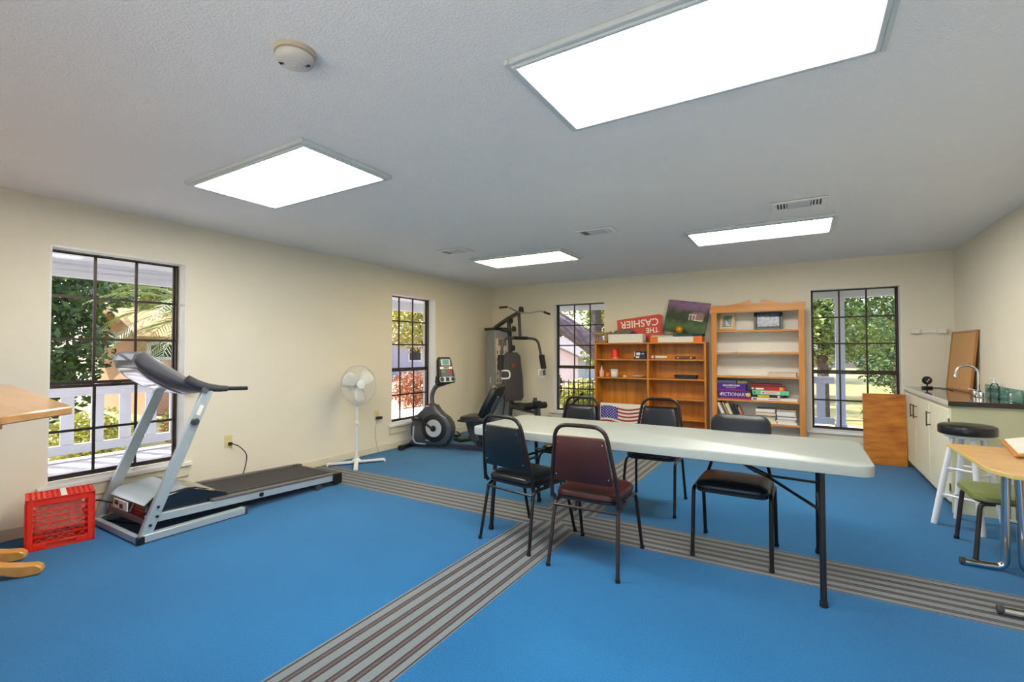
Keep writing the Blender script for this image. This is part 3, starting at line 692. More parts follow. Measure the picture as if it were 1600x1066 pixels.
K(MB().tube([(.42, -.122, .285), (.22, -.125, .405)], .013, 8), 'crank_arm', M_bkblack)
K(MB().tube([(.42, .122, .285), (.62, .125, .165)], .013, 8), 'crank_arm', M_bkblack)
for (x, y, z) in ((.215, -.175, .41), (.625, .175, .16)):
    pd = K(MB().cb((x, y, z), (.11, .09, .028)), 'pedal', M_bkblack, bevel=.006)
    MB().tube(arc((x, z), .05, 15, 165, 8, 'xz', y), .007, 6, flat=3).build('pedal_strap', M_bkblack, pd)
K(MB().prism([(.095, .12), (.12, .12), (.13, .30), (.105, .30)], -.088, -.078, 'xz'), 'shell_accent', M_steel, bevel=.004)
K(MB().tube(fillet([(.11, -.086, .13), (.14, -.088, .075), (.30, -.088, .068)], .03), .010, 8), 'shell_trim', M_steel)
K(B((.30, -.0905, .115), (.42, -.0845, .130)), 'shell_lettering_bar', M_steel)
K(MB().tube(fillet([(.355, 0, .57), (.345, 0, .72), (.40, 0, .84), (.55, 0, .885)], .12, 7), [.034] + [.03] * 18, 14), 'console_post', M_greysteel)
K(MB().lathe([(.055, .575), (.05, .60), (.036, .61)], (.355, 0, 0), 20), 'post_collar', mat('red_collar', (120, 50, 44), .5, var=.05))
# console tilted towards the seat
Mc = Matrix.Translation((.57, -.02, .895)) @ Matrix.Rotation(R_(-34), 4, 'Z') @ Matrix.Rotation(R_(-14), 4, 'Y') @ Matrix.Scale(1.14, 4)
def C_(): m_ = MB(); m_.M = Mc.copy(); return m_
cs = K(C_().pillow([(-.100, -.01), (-.115, .02), (-.105, .10), (-.088, .26), (-.07, .30), (.07, .30), (.088, .26), (.105, .10), (.115, .02), (.100, -.01)], [(-.035, .02), (-.02, .0), (.025, 0), (.035, .008)], 'yz'), 'console', M_bkblack)
C_().box((.036, -.062, .195), (.039, .062, .268)).build('screen_bezel', M_steel, cs, bevel=.002)
C_().box((.0392, -.040, .205), (.041, .040, .258)).build('lcd_screen', mat('teal_lcd', (96, 150, 148), .2, var=.06), cs)
C_().box((.036, -.080, .150), (.039, .080, .180)).build('label_strip', M_paper, cs)
C_().box((.0392, -.035, .158), (.0400, .035, .172)).build('lettering_bar', M_blackpaper, cs)
C_().box((.036, -.070, .105), (.038, -.01, .140)).build('key_panel', mat('green_keys', (70, 130, 96), .4, var=.1), cs)
C_().box((.036, -.005, .105), (.038, .070, .140)).build('key_panel', mat('red_keys', (160, 62, 60), .4, var=.1), cs)
C_().box((.036, -.07, .065), (.038, .07, .103)).build('key_panel', mat('blue_grey_keys', (84, 88, 110), .4, var=.1), cs)
C_().pillow(rrect(-.105, -.002, .105, .06, .025, 4), [(.034, 0), (.040, .003)], 'yz').build('speaker_panel', M_steel, cs)
for y in (-.072, .072): C_().lathe([(.024, .040), (.026, .043), (.018, .044)], (0, y, .029), 18, 'x').build('speaker', M_bkblack, cs)
C_().box((.040, -.022, .006), (.043, .022, .052)).build('display_key', M_blackpaper, cs)
K(MB().tube(fillet([(.50, -.16, .98), (.49, -.17, .88), (.50, 0, .86), (.56, .16, .88), (.56, .17, .98)], .06), .012, 10), 'handlebar', M_bkblack)
# seat assembly
K(MB().box((1.02, -.06, .085), (1.26, .06, .16)), 'seat_base', M_bkblack, bevel=.01)
K(MB().prism([(.86, .40), (.97, .40), (1.0, .30), (1.06, .14), (1.20, .085), (1.05, .07), (.96, .13), (.90, .25)], -.055, .055, 'xz'), 'seat_support', M_darkgrey, bevel=.01)
K(MB().prism([(.98, .33), (1.30, .42), (1.32, .36), (1.10, .12), (1.03, .16)], -.045, .045, 'xz'), 'seat_post', M_bkblack, bevel=.008)
K(MB().prism([(.90, .375), (1.46, .47), (1.46, .42), (.92, .33)], -.05, .05, 'xz'), 'slide_rail', M_greysteel, bevel=.006)
K(MB().pillow(rrect(.82, -.20, 1.22, .20, .08, 5), [(.405, .02), (.415, 0), (.45, 0), (.47, .015), (.477, .06)]), 'seat_cushion', M_vinyl)
Mb_ = Matrix.Translation((1.12, 0, .485)) @ Matrix.Rotation(R_(27), 4, 'Y')
mb = MB(); mb.M = Mb_; mb.pillow([(-.20, 0), (-.215, .10), (-.19, .40), (-.15, .44), (.15, .44), (.19, .40), (.215, .10), (.20, 0)], [(-.035, .03), (-.025, .005), (.02, 0), (.04, .012)], 'yz'); K(mb, 'backrest', M_vinyl)
mb = MB(); mb.M = Mb_; mb.box((.04, -.03, -.08), (.07, .03, .30)); K(mb, 'back_post', M_greysteel, bevel=.005)
for s in (-1, 1): K(MB().tube(fillet([(1.20, s * .22, .43), (.90, s * .235, .42), (.84, s * .235, .43)], .05), .013, 10), 'side_handle', M_bkblack)
K(MB().tube([(1.36, -.24, .035), (1.36, .24, .035)], .03, 12), 'rear_stabilizer', M_black)
K(MB().box((1.24, -.025, .04), (1.36, .025, .09)), 'rear_link', M_bkblack)
K(MB().tube(fillet([(1.28, .23, .43), (1.30, .25, .62), (1.30, .25, .72)], .05), .011, 8), 'adjust_lever', M_bkblack)

# ------------------------------------------------------------------ home gym (local x = towards the user's front)
gy = thing('home_gym', 'dark grey multi station home gym with press arms in the room corner', 'home gym', (-3.93, 6.47, 0), -25)
M_gsteel = mat('gunmetal_tube', (74, 76, 80), .38, metal=.35, var=.05)
def G(mb, n, m, p=gy, **k): return mb.build(n, m, p, **k)
G(MB().box((-.62, -.045, .0), (.62, .045, .06)), 'base_beam', M_gsteel, bevel=.005)
G(MB().box((-.62, -.30, .0), (-.55, .30, .06)), 'base_crossbar', M_gsteel, bevel=.005)
G(MB().box((.58, -.28, .0), (.65, .28, .06)), 'base_crossbar', M_gsteel, bevel=.005)
tw = G(MB().box((-.58, -.135, .06), (-.30, .135, 1.66)), 'weight_tower', mat('silver_grey_cover', (146, 150, 152), .42, metal=.2, var=.04), bevel=.008)
G(MB().box((-.60, -.155, 1.655), (-.28, .155, 1.70)), 'tower_cap', M_black, bevel=.006)
ct = MB().box((-.298, -.115, .62), (-.294, .115, 1.52)).build('exercise_chart', mat('pale_chart_print', (214, 200, 192), .5, var=.04), tw)
MB().box((-.2938, -.07, 1.40), (-.2925, .09, 1.51)).build('chart_title', mat('grey_brown_print', (120, 112, 104), .5, var=.1), ct)
mb = MB()
for r in range(6):
    for c in range(4):
        y, z = -.085 + c * .055, 1.30 - r * .115
        mb.box((-.2938, y - .007, z - .024), (-.2926, y + .007, z + .014)).box((-.2938, y - .013, z - .030), (-.2926, y + .013, z - .024)).box((-.2938, y - .006, z + .018), (-.2926, y + .006, z + .028))
mb.build('exercise_figures', M_blackpaper, ct)
MB().box((-.2938, -.10, .66), (-.2926, .10, .68)).build('chart_rule', M_redcard, ct)
MB().box((-.45, -.1362, .78), (-.42, -.135, .88)).build('tower_sticker', M_paper, tw)
G(MB().tube([(-.07, 0, .06), (.0, 0, .70), (-.05, 0, 1.50), (-.10, 0, 1.84)], .035, 4, up=(0, 1, 0)), 'main_column', M_gsteel, bevel=.004)
G(MB().tube([(-.52, 0, 1.70), (-.10, 0, 1.84), (.30, 0, 1.935)], .036, 4, up=(0, 1, 0)), 'top_boom', M_gsteel, bevel=.004)
G(MB().tube([(-.30, 0, 1.66), (-.06, 0, 1.62)], .030, 4, up=(0, 1, 0)), 'tower_brace', M_gsteel, bevel=.004)
for (x, z, r) in ((.30, 1.955, .045), (.02, 1.79, .04), (-.02, 1.60, .04), (.10, 1.66, .045), (.07, 1.36, .05), (.06, .46, .055), (.03, .58, .05)):
    pl = G(MB().lathe([(r * .5, -.018), (r, -.016), (r * .86, -.006), (r * .86, .006), (r, .016), (r * .5, .018)], (x, -.03, z), 20, 'y'), 'pulley', M_bkblack)
G(MB().tube([(.14, -.03, 1.66), (-.02, -.03, 1.64)], .003, 6), 'cable', M_rubber)
G(MB().tube([(.02, -.03, 1.75), (.10, -.03, 1.70)], .003, 6), 'cable', M_rubber)
G(MB().tube([(.335, -.01, 1.945), (.35, -.01, 1.88)], .004, 6), 'cable', M_rubber)
lb = G(MB().tube(fillet([(.38, -.46, 1.955), (.36, -.30, 1.975), (.35, -.10, 1.90), (.35, .10, 1.90), (.36, .30, 1.945), (.38, .46, 1.90)], .05), .0105, 10), 'lat_bar', M_chrome)
for (a, b) in (((.381, -.47, 1.953), (.366, -.33, 1.972)), ((.371, .36, 1.928), (.382, .47, 1.896))): MB().tube([a, b], .0165, 12).build('bar_grip', M_rubber, lb)
pv = G(MB().tube([(.20, 0, 1.90), (.235, 0, 1.52)], .026, 4, up=(0, 1, 0)), 'press_arm_post', M_gsteel, bevel=.003)
G(MB().tube([(.235, -.13, 1.515), (.235, .13, 1.515)], .028, 12), 'press_pivot', M_black)
for s in (-1, 1):
    pa = G(MB().tube(fillet([(.235, s * .12, 1.515), (.25, s * .33, 1.50), (.30, s * .405, 1.06), (.32, s * .41, .93)], .12, 6), .021, 12), 'press_arm', M_gsteel)
    MB().tube([(.278, s * .385, 1.25), (.303, s * .408, 1.03)], .045, 16).build('foam_grip', M_rubber, pa)
    MB().tube(fillet([(.315, s * .40, 1.02), (.345, s * .27, 1.02), (.355, s * .27, .90), (.325, s * .40, .90)], .05), .012, 10).build('d_handle', M_fanwhite, pa)
mb = MB(); mb.M = Matrix.Translation((.06, -.03, .525)) @ Matrix.Rotation(R_(-4), 4, 'Y')
bp_ = mb.pillow([(-.15, 0), (-.185, .05), (-.190, .36), (-.15, .72), (-.10, .765), (.10, .765), (.15, .72), (.190, .36), (.185, .05), (.15, 0)], [(0, .03), (.01, .005), (.045, 0), (.06, .012), (.065, .05)], 'yz').build('back_pad', mat('charcoal_vinyl', (66, 64, 68), .4, var=.05, bump=.05, bscale=300), gy)
mb = MB(); mb.M = Matrix.Translation((.06, -.03, .525)) @ Matrix.Rotation(R_(-4), 4, 'Y')
star = []
for i in range(10): r_ = .045 if i % 2 == 0 else .022; star.append((r_ * math.cos(R_(36 * i + 90)), .56 + r_ * math.sin(R_(36 * i + 90))))
mb.prism(star, .0655, .067, 'yz').build('star_emblem', mat('red_print', (150, 46, 40), .5, var=.05), bp_)
G(MB().tube([(.0, 0, .42), (.62, 0, .40)], .03, 4, up=(0, 1, 0)), 'seat_beam', M_gsteel, bevel=.004)
G(MB().pillow([(.10, -.10), (.10, .10), (.30, .14), (.50, .15), (.56, .10), (.56, -.10), (.50, -.15), (.30, -.14)], [(.435, .02), (.445, 0), (.485, 0), (.50, .012), (.505, .05)]), 'seat_pad', M_vinyl)
G(MB().tube([(.62, 0, .62), (.66, 0, .28)], .032, 4, up=(0, 1, 0)), 'leg_lever', M_gsteel, bevel=.004)
G(MB().tube([(.70, 0, .54), (.74, 0, .25)], .026, 4, up=(0, 1, 0)), 'leg_lever_arm', M_gsteel, bevel=.004)
G(MB().box((.60, -.035, .48), (.73, .035, .58)), 'lever_bracket', M_bkblack, bevel=.006)
for (x, z) in ((.60, .50), (.72, .30)):
    for s in (-1, 1): G(MB().lathe([(.02, .03), (.048, .032), (.05, .04), (.05, .20), (.048, .21), (.02, .212)] if s > 0 else [(.02, -.212), (.048, -.21), (.05, -.20), (.05, -.04), (.048, -.032), (.02, -.03)], (x, 0, z), 18, 'y'), 'leg_roller', M_bkblack)
fp = G(MB().box((-.02, -1.02, .0), (.20, -.76, .05)), 'foot_plate', M_bkblack, bevel=.01)
G(MB().tube([(.14, -.85, .04), (.18, -.78, .20)], .016, 8), 'foot_plate_arm', M_bkblack)
G(MB().box((.02, -.80, .0), (.07, -.03, .04)), 'foot_plate_beam', M_bkblack, bevel=.004)

# ------------------------------------------------------------------ golden oak two bay bookcase
bc = thing('oak_bookcase', 'wide golden oak bookcase with two bays of mostly empty shelves', 'bookcase', (-1.865, 6.91, 0))
def O(a, b, n, m=M_oak, p=bc, **k): return B(a, b).build(n, m, p, world=True, **k)
bx0, bx1, by0, by1, bzt = -2.655, -1.075, 6.78, 7.035, 1.435
for x in (bx0, bx1 - .028): O((x, by0, 0), (x + .028, by1, bzt - .022), 'side_panel', bevel=.003)
O((-1.868, by0, .08), (-1.838, by1 - .008, bzt - .022), 'divider', bevel=.003)
O((bx0, by0 - .004, bzt - .022), (bx1, by1, bzt), 'top', M_oakx, bevel=.003)
O((bx0 + .028, by1 - .008, .08), (bx1 - .028, by1, bzt - .022), 'back_panel')
O((bx0 + .028, by0 + .02, 0), (bx1 - .028, by0 + .038, .08), 'kick_board', M_oakx)
O((bx0 + .028, by0, .08), (bx1 - .028, by1 - .008, .102), 'bottom_shelf', M_oakx, bevel=.002)
for z in (1.197, .926): O((bx0 + .028, by0 + .008, z - .022), (-1.868, by1 - .008, z), 'shelf', M_oakx, bevel=.002)
for z in (1.200, .928, .654, .378): O((-1.838, by0 + .008, z - .022), (bx1 - .028, by1 - .008, z), 'shelf', M_oakx, bevel=.002)

# pine bookcase with white back and broken pediment
pb_ = thing('pine_bookcase', 'tall orange pine bookcase with a white back and a carved notched crown', 'bookcase', (-.475, 6.90, 0))
def Q(a, b, n, m=M_pine, p=pb_, **k): return B(a, b).build(n, m, p, world=True, **k)
px0, px1, py0, py1 = -1.003, .053, 6.75, 7.035
for x, s in ((px0, 1), (px1, -1)):
    Q((min(x, x + s * .065), py0, 0), (max(x, x + s * .065), py0 + .02, 1.815), 'face_stile', bevel=.004)
    Q((min(x + s * .004, x + s * .024), py0 + .02, 0), (max(x + s * .004, x + s * .024), py1, 1.83), 'side_panel')
M_whiteback = mat('white_hardboard', (226, 220, 208), .5, var=.02)
Q((px0 + .024, py1 - .006, .06), (px1 - .024, py1, 1.83), 'back_panel', M_whiteback)
cx_ = -.475
left = [(px0 - .012, 1.812), (px0 - .012, 1.905), (px0 + .06, 1.915), (px0 + .16, 1.908), (px0 + .26, 1.915), (cx_ - .13, 1.948), (cx_ - .06, 1.960), (cx_ - .055, 1.935)]
dip = [(cx_ - .048, 1.925), (cx_ - .02, 1.922), (cx_ + .02, 1.922), (cx_ + .048, 1.925)]
right = [(2 * cx_ - p[0], p[1]) for p in left[::-1]]
MB().prism(left + dip + right, py0 - .006, py0 + .018, 'xz').build('crown', M_pinex, pb_, world=True, bevel=.003)
Q((px0 + .024, py0 + .02, 1.812), (px1 - .024, py1 - .006, 1.83), 'top_board', M_whiteback)
for z in (1.585, 1.293, .990, .688, .402, .10):
    Q((px0 + .024, py0 + .021, z - .020), (px1 - .024, py1 - .006, z), 'shelf', M_whiteback)
    Q((px0 + .065, py0 + .006, z - .024), (px1 - .065, py0 + .021, z), 'shelf_edge', M_pinex, bevel=.002)
Q((px0 + .065, py0 + .004, 0), (px1 - .065, py0 + .02, .076), 'kick_board', M_pinex)

# ---- things on top of the oak bookcase
zt_ = bzt
wb = thing('wicker_basket', 'small woven straw basket on the oak bookcase end', 'basket', (-2.565, 6.86, zt_))
bw = [rrect(-.095 - .012 * k, -.07 - .012 * k, .095 + .012 * k, .07 + .012 * k, .03, 3) for k in (0, 1)]
MB().pillow(rrect(-.095, -.07, .095, .07, .03, 3), [(.0, .004), (.006, 0), (.012, .0)]).build('bottom', M_wicker, wb)
for z, k in ((.02, .1), (.135, .95), (.15, 1.05)):
    pts = [(p[0], p[1], z) for p in rrect(-.095 - .012 * k, -.07 - .012 * k, .095 + .012 * k, .07 + .012 * k, .03, 3)]
    MB().tube(pts, .008, 6, closed=True).build('hoop', M_wicker, wb)
st_ = None
ro = rrect(-.095, -.07, .095, .07, .03, 2); per = []
for i in range(len(ro)):
    a, b = Vector(ro[i]), Vector(ro[(i + 1) % len(ro)]); n = max(1, int((b - a).length / .022))
    for k in range(n): per.append(a + (b - a) * k / n)
for p in per: MB().tube([(p.x, p.y, .015), (p.x * 1.12, p.y * 1.15, .145)], .0045, 5).build('stake', M_wicker, wb)
wbx = thing('open_carton', 'plain white shallow cardboard carton on the oak bookcase', 'box', (-2.185, 6.878, zt_))
for a, b in (((-.255, -.095, 0), (-.251, .095, .125)), ((.251, -.095, 0), (.255, .095, .125)), ((-.251, -.095, 0), (.251, -.091, .125)), ((-.251, .091, 0), (.251, .095, .125)), ((-.251, -.091, 0), (.251, .091, .004))): B(a, b).build('panel', M_paper, wbx)
def lump(mb, cx, cy, cz, rx, ry, rz, seed, n=14, m=9):
    rnd = random.Random(seed); V = []; F = []; ph = [rnd.uniform(0, 6.3) for _ in range(6)]
    for i in range(m + 1):
        t = math.pi * i / m
        for k in range(n):
            a = 2 * math.pi * k / n; w = 1 + .14 * math.sin(3 * a + ph[0] + t * 2) + .10 * math.sin(5 * a + ph[1] - 3 * t) + .08 * math.cos(7 * t + ph[2] + a)
            V.append((cx + rx * math.sin(t) * math.cos(a) * w, cy + ry * math.sin(t) * math.sin(a) * w, cz + rz * math.cos(t) * w))
    for i in range(m):
        for k in range(n): F.append((i * n + k, i * n + (k + 1) % n, (i + 1) * n + (k + 1) % n, (i + 1) * n + k))
    return mb.add(V, F)
cp = thing('fabric_cap', 'crumpled grey fabric cap heaped in the white carton', 'cap', (-2.20, 6.878, zt_ + .01))
lump(MB(), -.02, 0, .125, .165, .075, .062, 3).build('crown', M_greyfab, cp); lump(MB(), .10, -.03, .12, .07, .05, .03, 5).build('brim', mat('navy_fabric', (58, 62, 92), .9, var=.1), cp)
cl_ = lump(MB(), -2.425, 6.845, zt_ + .148, .026, .04, .02, 8); tag(cl_.build('folded_rag', mat('taupe_fabric', (150, 138, 122), .9, var=.1, bump=.3, bscale=120)), 'small taupe rag draped over the white carton edge', 'cloth')

sg = thing('cashier_sign', 'red sign with white cashier lettering standing upside down on the bookcase', 'sign', (-2.02, 6.992, zt_ + .040))
sg.rotation_euler = (R_(-5), R_(-4.5), 0)
MB().prism([(-.335, .0), (.335, 0), (.335, .335), (.30, .355), (-.335, .335)], -.004, .004, 'xz').build('board', mat('red_sign_vinyl', (206, 44, 38), .4, var=.03), sg)
M_lett = mat('white_lettering', (240, 236, 228), .5, var=.01)
textmesh('lettering', 'CASHIER', .150, M_lett, sg, (0, -.0052, .255), (R_(90), R_(180), 0), sx=.98)
textmesh('lettering', 'THE', .105, M_lett, sg, (.185, -.0052, .135), (R_(90), R_(180), 0), sx=.95)
fb = thing('flat_carton', 'long flat white carton with orange corners lying on the oak bookcase', 'box', (-1.475, 6.89, zt_))
B((-.345, -.10, 0), (.345, .10, .078)).build('carton', M_paper, fb, bevel=.002)
for s in (-1, 1): B((s * .2925 - .0565, -.102, .001), (s * .2925 + .0565, .102, .080)).build('orange_corner', M_orange, fb, bevel=.002)
zz = zt_ + .0805
def sheet(name, label, c, d, rot, m, tilt=0, cat='folder'):
    o = MB().cb((0, 0, d[2] / 2), d).build(name, m, bevel=.002); o.location = c; o.rotation_euler = (0, R_(tilt), R_(rot)); return tag(o, label, cat)
sheet('paper_stack', 'tan papers and magazines stacked on the flat white carton', (-1.655, 6.845, zz), (.30, .10, .018), 3, M_cream, cat='papers')
sheet('grey_magazine', 'grey brown magazine topping the tan papers beside the green folder', (-1.67, 6.845, zz + .0195), (.32, .10, .014), -3, mat('grey_brown_cover', (120, 108, 92), .5, var=.15, vscale=30), cat='magazine')
sheet('green_folder', 'dark green folder on the flat carton under the canvas painting', (-1.365, 6.845, zz), (.24, .10, .034), 2, M_greencard)
sheet('black_folder', 'black folder lying at the orange carton corner', (-1.175, 6.845, zz), (.12, .10, .030), -4, M_blackpaper)
# canvas painting (plain generic landscape), tilted clockwise, leaning on the wall
pt = thing('canvas_painting', 'canvas landscape painting with purple sky and a white columned house', 'painting', (-1.315, 6.925, 1.552))
pt.rotation_euler = (R_(-11), R_(9), 0)
def pmat():
    m = bpy.data.materials.new('landscape_print'); m.use_nodes = True; t = m.node_tree; b = t.nodes['Principled BSDF']; N = t.nodes.new; Lk = t.links.new
    b.inputs['Roughness'].default_value = .55
    co = N('ShaderNodeTexCoord'); sp = N('ShaderNodeSeparateXYZ'); Lk(co.outputs['Object'], sp.inputs[0])
    n = N('ShaderNodeTexNoise'); n.inputs['Scale'].default_value = 9; n.inputs['Detail'].default_value = 6; Lk(co.outputs['Object'], n.inputs['Vector'])
    s = N('ShaderNodeMath'); s.operation = 'MULTIPLY_ADD'; Lk(n.outputs['Fac'], s.inputs[0]); s.inputs[1].default_value = .22; Lk(sp.outputs[2], s.inputs[2])
    r = N('ShaderNodeValToRGB'); el = r.color_ramp.elements
    st = [(.10, (38, 66, 30)), (.22, (74, 104, 52)), (.30, (44, 60, 36)), (.40, (64, 76, 54)), (.46, (120, 96, 120)), (.54, (150, 112, 146)), (.60, (118, 84, 112))]
    el[0].position, el[0].color = st[0][0], lin(st[0][1]); el[1].position, el[1].color = st[-1][0], lin(st[-1][1])
    for p, c in st[1:-1]: e = el.new(p); e.color = lin(c)
    Lk(s.outputs[0], r.inputs[0]); Lk(r.outputs[0], b.inputs['Base Color']); return m
MB().box((-.36, -.012, 0), (.205, .012, .46)).build('canvas', pmat(), pt, bevel=.002)
MB().box((-.02, -.0140, .20), (.15, -.0125, .275)).prism([(-.04, .275), (.17, .275), (.12, .31), (.01, .31)], -.014, -.0125, 'xz').build('painted_house', mat('house_print', (150, 118, 108), .6, var=.15, vscale=40), pt)
mb = MB()
for x in (-.045, -.005, .035): mb.box((x, -.0150, .19), (x + .010, -.0142, .27))
mb.box((-.05, -.0150, .265), (.05, -.0142, .278)).box((.02, -.0150, .19), (.14, -.0142, .205)).build('painted_columns', M_paper, pt)
gb = MB().lathe([(.012, 0), (.034, .006), (.052, .03), (.058, .058), (.052, .086), (.034, .108), (.012, .116)], n=22).build('gold_ball', mat('gold_foil', (200, 140, 36), .35, metal=.5, var=.06)); gb.location = (-1.43, 6.84, zz + .0345); tag(gb, 'round gold ornament in front of the canvas painting', 'ornament')

# ---- things on the oak shelves
s1, s2 = 1.1975, .9265
rc = thing('red_ornament', 'red bell shaped ornament on the oak top shelf', 'ornament', (-2.365, 6.87, s1))
MB().lathe([(.058, .0), (.060, .01), (.058, .022)], n=24).build('rim', mat('pink_plastic', (230, 130, 120), .4, var=.03), rc)
MB().lathe([(.054, .022), (.052, .06), (.048, .10), (.036, .135), (.012, .152)], n=24).build('bell', M_red, rc)
nb = thing('navy_carton', 'navy blue carton with white printing on the oak top shelf', 'box', (-1.98, 6.885, s1))
B((-.085, -.05, 0), (.085, .05, .112)).build('carton', mat('navy_card', (34, 42, 84), .4, var=.05), nb, bevel=.002)
MB().pillow(rrect(-.055, .055, .005, .095, .018, 4), [(-.0515, 0), (-.0505, 0)], 'xz').build('round_print', M_paper, nb)
for a, b in (((-.06, -.0512, .012), (-.01, -.0504, .040)), ((.025, -.0512, .07), (.055, -.0504, .082)), ((-.083, -.0512, .035), (-.072, -.0504, .105))): B(a, b).build('white_print', M_paper, nb)
wt_ = thing('white_tube', 'white paper tube with red end stripe on the oak top shelf', 'tube', (-1.715, 6.87, s1 + .0285))
MB().tube([(-.11, 0, .0), (.10, .02, .0)], [.024, .019], 14).build('tube', M_paper, wt_); MB().tube([(-.075, .003, 0), (-.055, .005, 0)], .0245, 14).build('red_stripe', M_redcard, wt_)
ty = thing('brown_tray', 'flat brown wooden tray with metal studs on the oak shelf', 'tray', (-1.36, 6.88, s1 + .003))
MB().pillow(rrect(-.13, -.07, .13, .07, .03, 4), [(0, .01), (.004, .002), (.03, 0), (.036, .006)]).build('tray', mat('dark_walnut', (84, 50, 30), .4, var=.15, vscale=20), ty)
for s in (-1, 1): MB().lathe([(.009, -.073), (.011, -.070), (.011, -.066)], (s * .085, 0, .018), 12, 'y').build('stud', M_ivory, ty)
pk = thing('lotion_bottle', 'pale pink plastic bottle with a nozzle on the oak shelf', 'bottle', (-2.57, 6.85, s2))
M_pinkb = mat('pale_pink_plastic', (224, 178, 166), .35, var=.03)
MB().lathe([(.034, 0), (.036, .006), (.036, .085), (.028, .105), (.016, .115)], n=20).build('bottle', M_pinkb, pk); MB().lathe([(.014, .115), (.014, .135), (.007, .14), (.005, .165)], n=14).build('nozzle', M_paper, pk)
oj = MB().lathe([(.030, 0), (.036, .004), (.037, .045), (.033, .05), (.033, .062), (.028, .064)], n=22).build('orange_jar', mat('orange_plastic', (222, 108, 34), .4, var=.04)); oj.location = (-2.475, 6.86, s2); tag(oj, 'low orange jar between the pink bottle and white jar', 'jar')
wj = thing('white_jar', 'white lidded jar on the oak shelf', 'jar', (-2.375, 6.86, s2))
MB().lathe([(.046, 0), (.05, .006), (.05, .082), (.044, .09)], n=26).build('jar', M_fanwhite, wj); MB().lathe([(.051, .090), (.053, .094), (.053, .112), (.048, .117)], n=26).build('lid', M_fanwhite, wj)
cp2 = MB().lathe([(.018, 0), (.026, .004), (.028, .018), (.024, .026)], n=18).build('small_pot', M_cream); cp2.location = (-2.215, 6.86, s2); tag(cp2, 'tiny cream pot beside the white jar', 'pot')
ds = MB().lathe([(.04, 0), (.05, .004), (.095, .020), (.10, .028), (.094, .029), (.05, .012)], n=30).build('shallow_dish', M_fanwhite); ds.location = (-2.015, 6.885, s2); tag(ds, 'shallow white dish on the oak shelf', 'dish')
bbx = thing('black_case', 'flat black case lying on the oak shelf', 'case', (-1.35, 6.875, .9285))
B((-.14, -.075, 0), (.14, .075, .030)).build('base', M_blackpaper, bbx, bevel=.004); B((-.145, -.08, .031), (.145, .08, .052)).build('lid', M_blackpaper, bbx, bevel=.004); B((-.02, -.082, .02), (.02, -.0765, .036)).build('clasp', M_darkgrey, bbx)
# flag panel
fl = thing('flag_panel', 'white panel printed with a waving stars and stripes flag', 'panel', (-2.27, 6.845, .104)); fl.rotation_euler = (R_(-7), 0, 0)
B((-.335, -.005, 0), (.335, .005, .43)).build('board', M_paper, fl)
def wav(x, z): return z + .022 * math.sin((x + .335) / .67 * 7.0 + .4) - .02 * (x + .05) * 0
fx0, fx1, fz0, fz1 = -.325, .325, .03, .372
for i in range(7):
    z1 = fz1 - (fz1 - fz0) * (2 * i) / 13; z0 = fz1 - (fz1 - fz0) * (2 * i + 1) / 13
    xs_ = [(fx0 if i >= 4 else -.06) + (fx1 - (fx0 if i >= 4 else -.06)) * k / 14 for k in range(15)]
    V = [(x, -.0065, wav(x, z0)) for x in xs_] + [(x, -.0065, wav(x, z1)) for x in xs_]
    o = MB().add(V, [(k, k + 1, k + 16, k + 15) for k in range(14)]).build('stripe', M_flagred, fl, smooth=False)
zc_ = fz1 - (fz1 - fz0) * 7 / 13
xs_ = [fx0 + (-.06 - fx0) * k / 6 for k in range(7)]
cn = MB().add([(x, -.0065, wav(x, zc_)) for x in xs_] + [(x, -.0065, wav(x, fz1)) for x in xs_], [(k, k + 1, k + 8, k + 7) for k in range(6)]).build('canton', M_navy, fl, smooth=False)
star0 = None
for r in range(9):
    for c in range(6 if r % 2 == 0 else 5):
        x = fx0 + .022 + (c + (0 if r % 2 == 0 else .5)) * .044; z = wav(x, zc_ + .012 + r * .0205)
        if star0 is None:
            pts = []
            for i in range(10): r_ = .0100 if i % 2 == 0 else .0044; pts.append((r_ * math.sin(R_(36 * i)), r_ * math.cos(R_(36 * i))))
            star0 = MB().prism(pts, -.0006, .0006, 'xz').build('star', M_paper, cn, smooth=False); star0.location = (x, -.0072, z)
        else: dup(star0, cn, (x, -.0072, z))

# ---- things on the pine shelves
def frame(name, label, w, h, c, rx, rz, fm, pic, mt=None, bw=.022):
    o = thing(name, label, 'picture frame', c); o.rotation_euler = (R_(rx), 0, R_(rz))
    MB().box((-w / 2, -.012, 0), (-w / 2 + bw, .008, h)).box((w / 2 - bw, -.012, 0), (w / 2, .008, h)).box((-w / 2 + bw, -.012, 0), (w / 2 - bw, .008, bw)).box((-w / 2 + bw, -.012, h - bw), (w / 2 - bw, .008, h)).build('frame', fm, o, bevel=.003)
    B((-w / 2 + bw, -.002, bw), (w / 2 - bw, .004, h - bw)).build('mat_board', mt or M_paper, o)
    g_ = .02 if mt is None else .012
    B((-w / 2 + bw + g_, -.0035, bw + g_), (w / 2 - bw - g_, -.0022, h - bw - g_)).build('picture', pic, o)
    return o
f1 = frame('picture_frame', 'light wood framed landscape picture leaning in the pine bookcase', .205, .245, (-.835, 6.90, 1.592), -14, -14, M_birch, mat('green_scene', (70, 96, 66), .3, c2=(186, 196, 190), vscale=9))
MB().prism([(-.01, .055), (.045, .055), (-.012, .13), (-.022, .13)], -.0048, -.0038, 'xz').build('painted_road', M_paper, f1)
frame('framed_photograph', 'black framed photograph standing in the pine bookcase', .325, .245, (-.345, 6.90, 1.589), -8, 2, M_black, mat('icy_photo', (34, 44, 66), .25, c2=(128, 148, 168), vscale=26, detail=8), mat('dark_mount', (44, 44, 54), .5, var=.05), bw=.026)
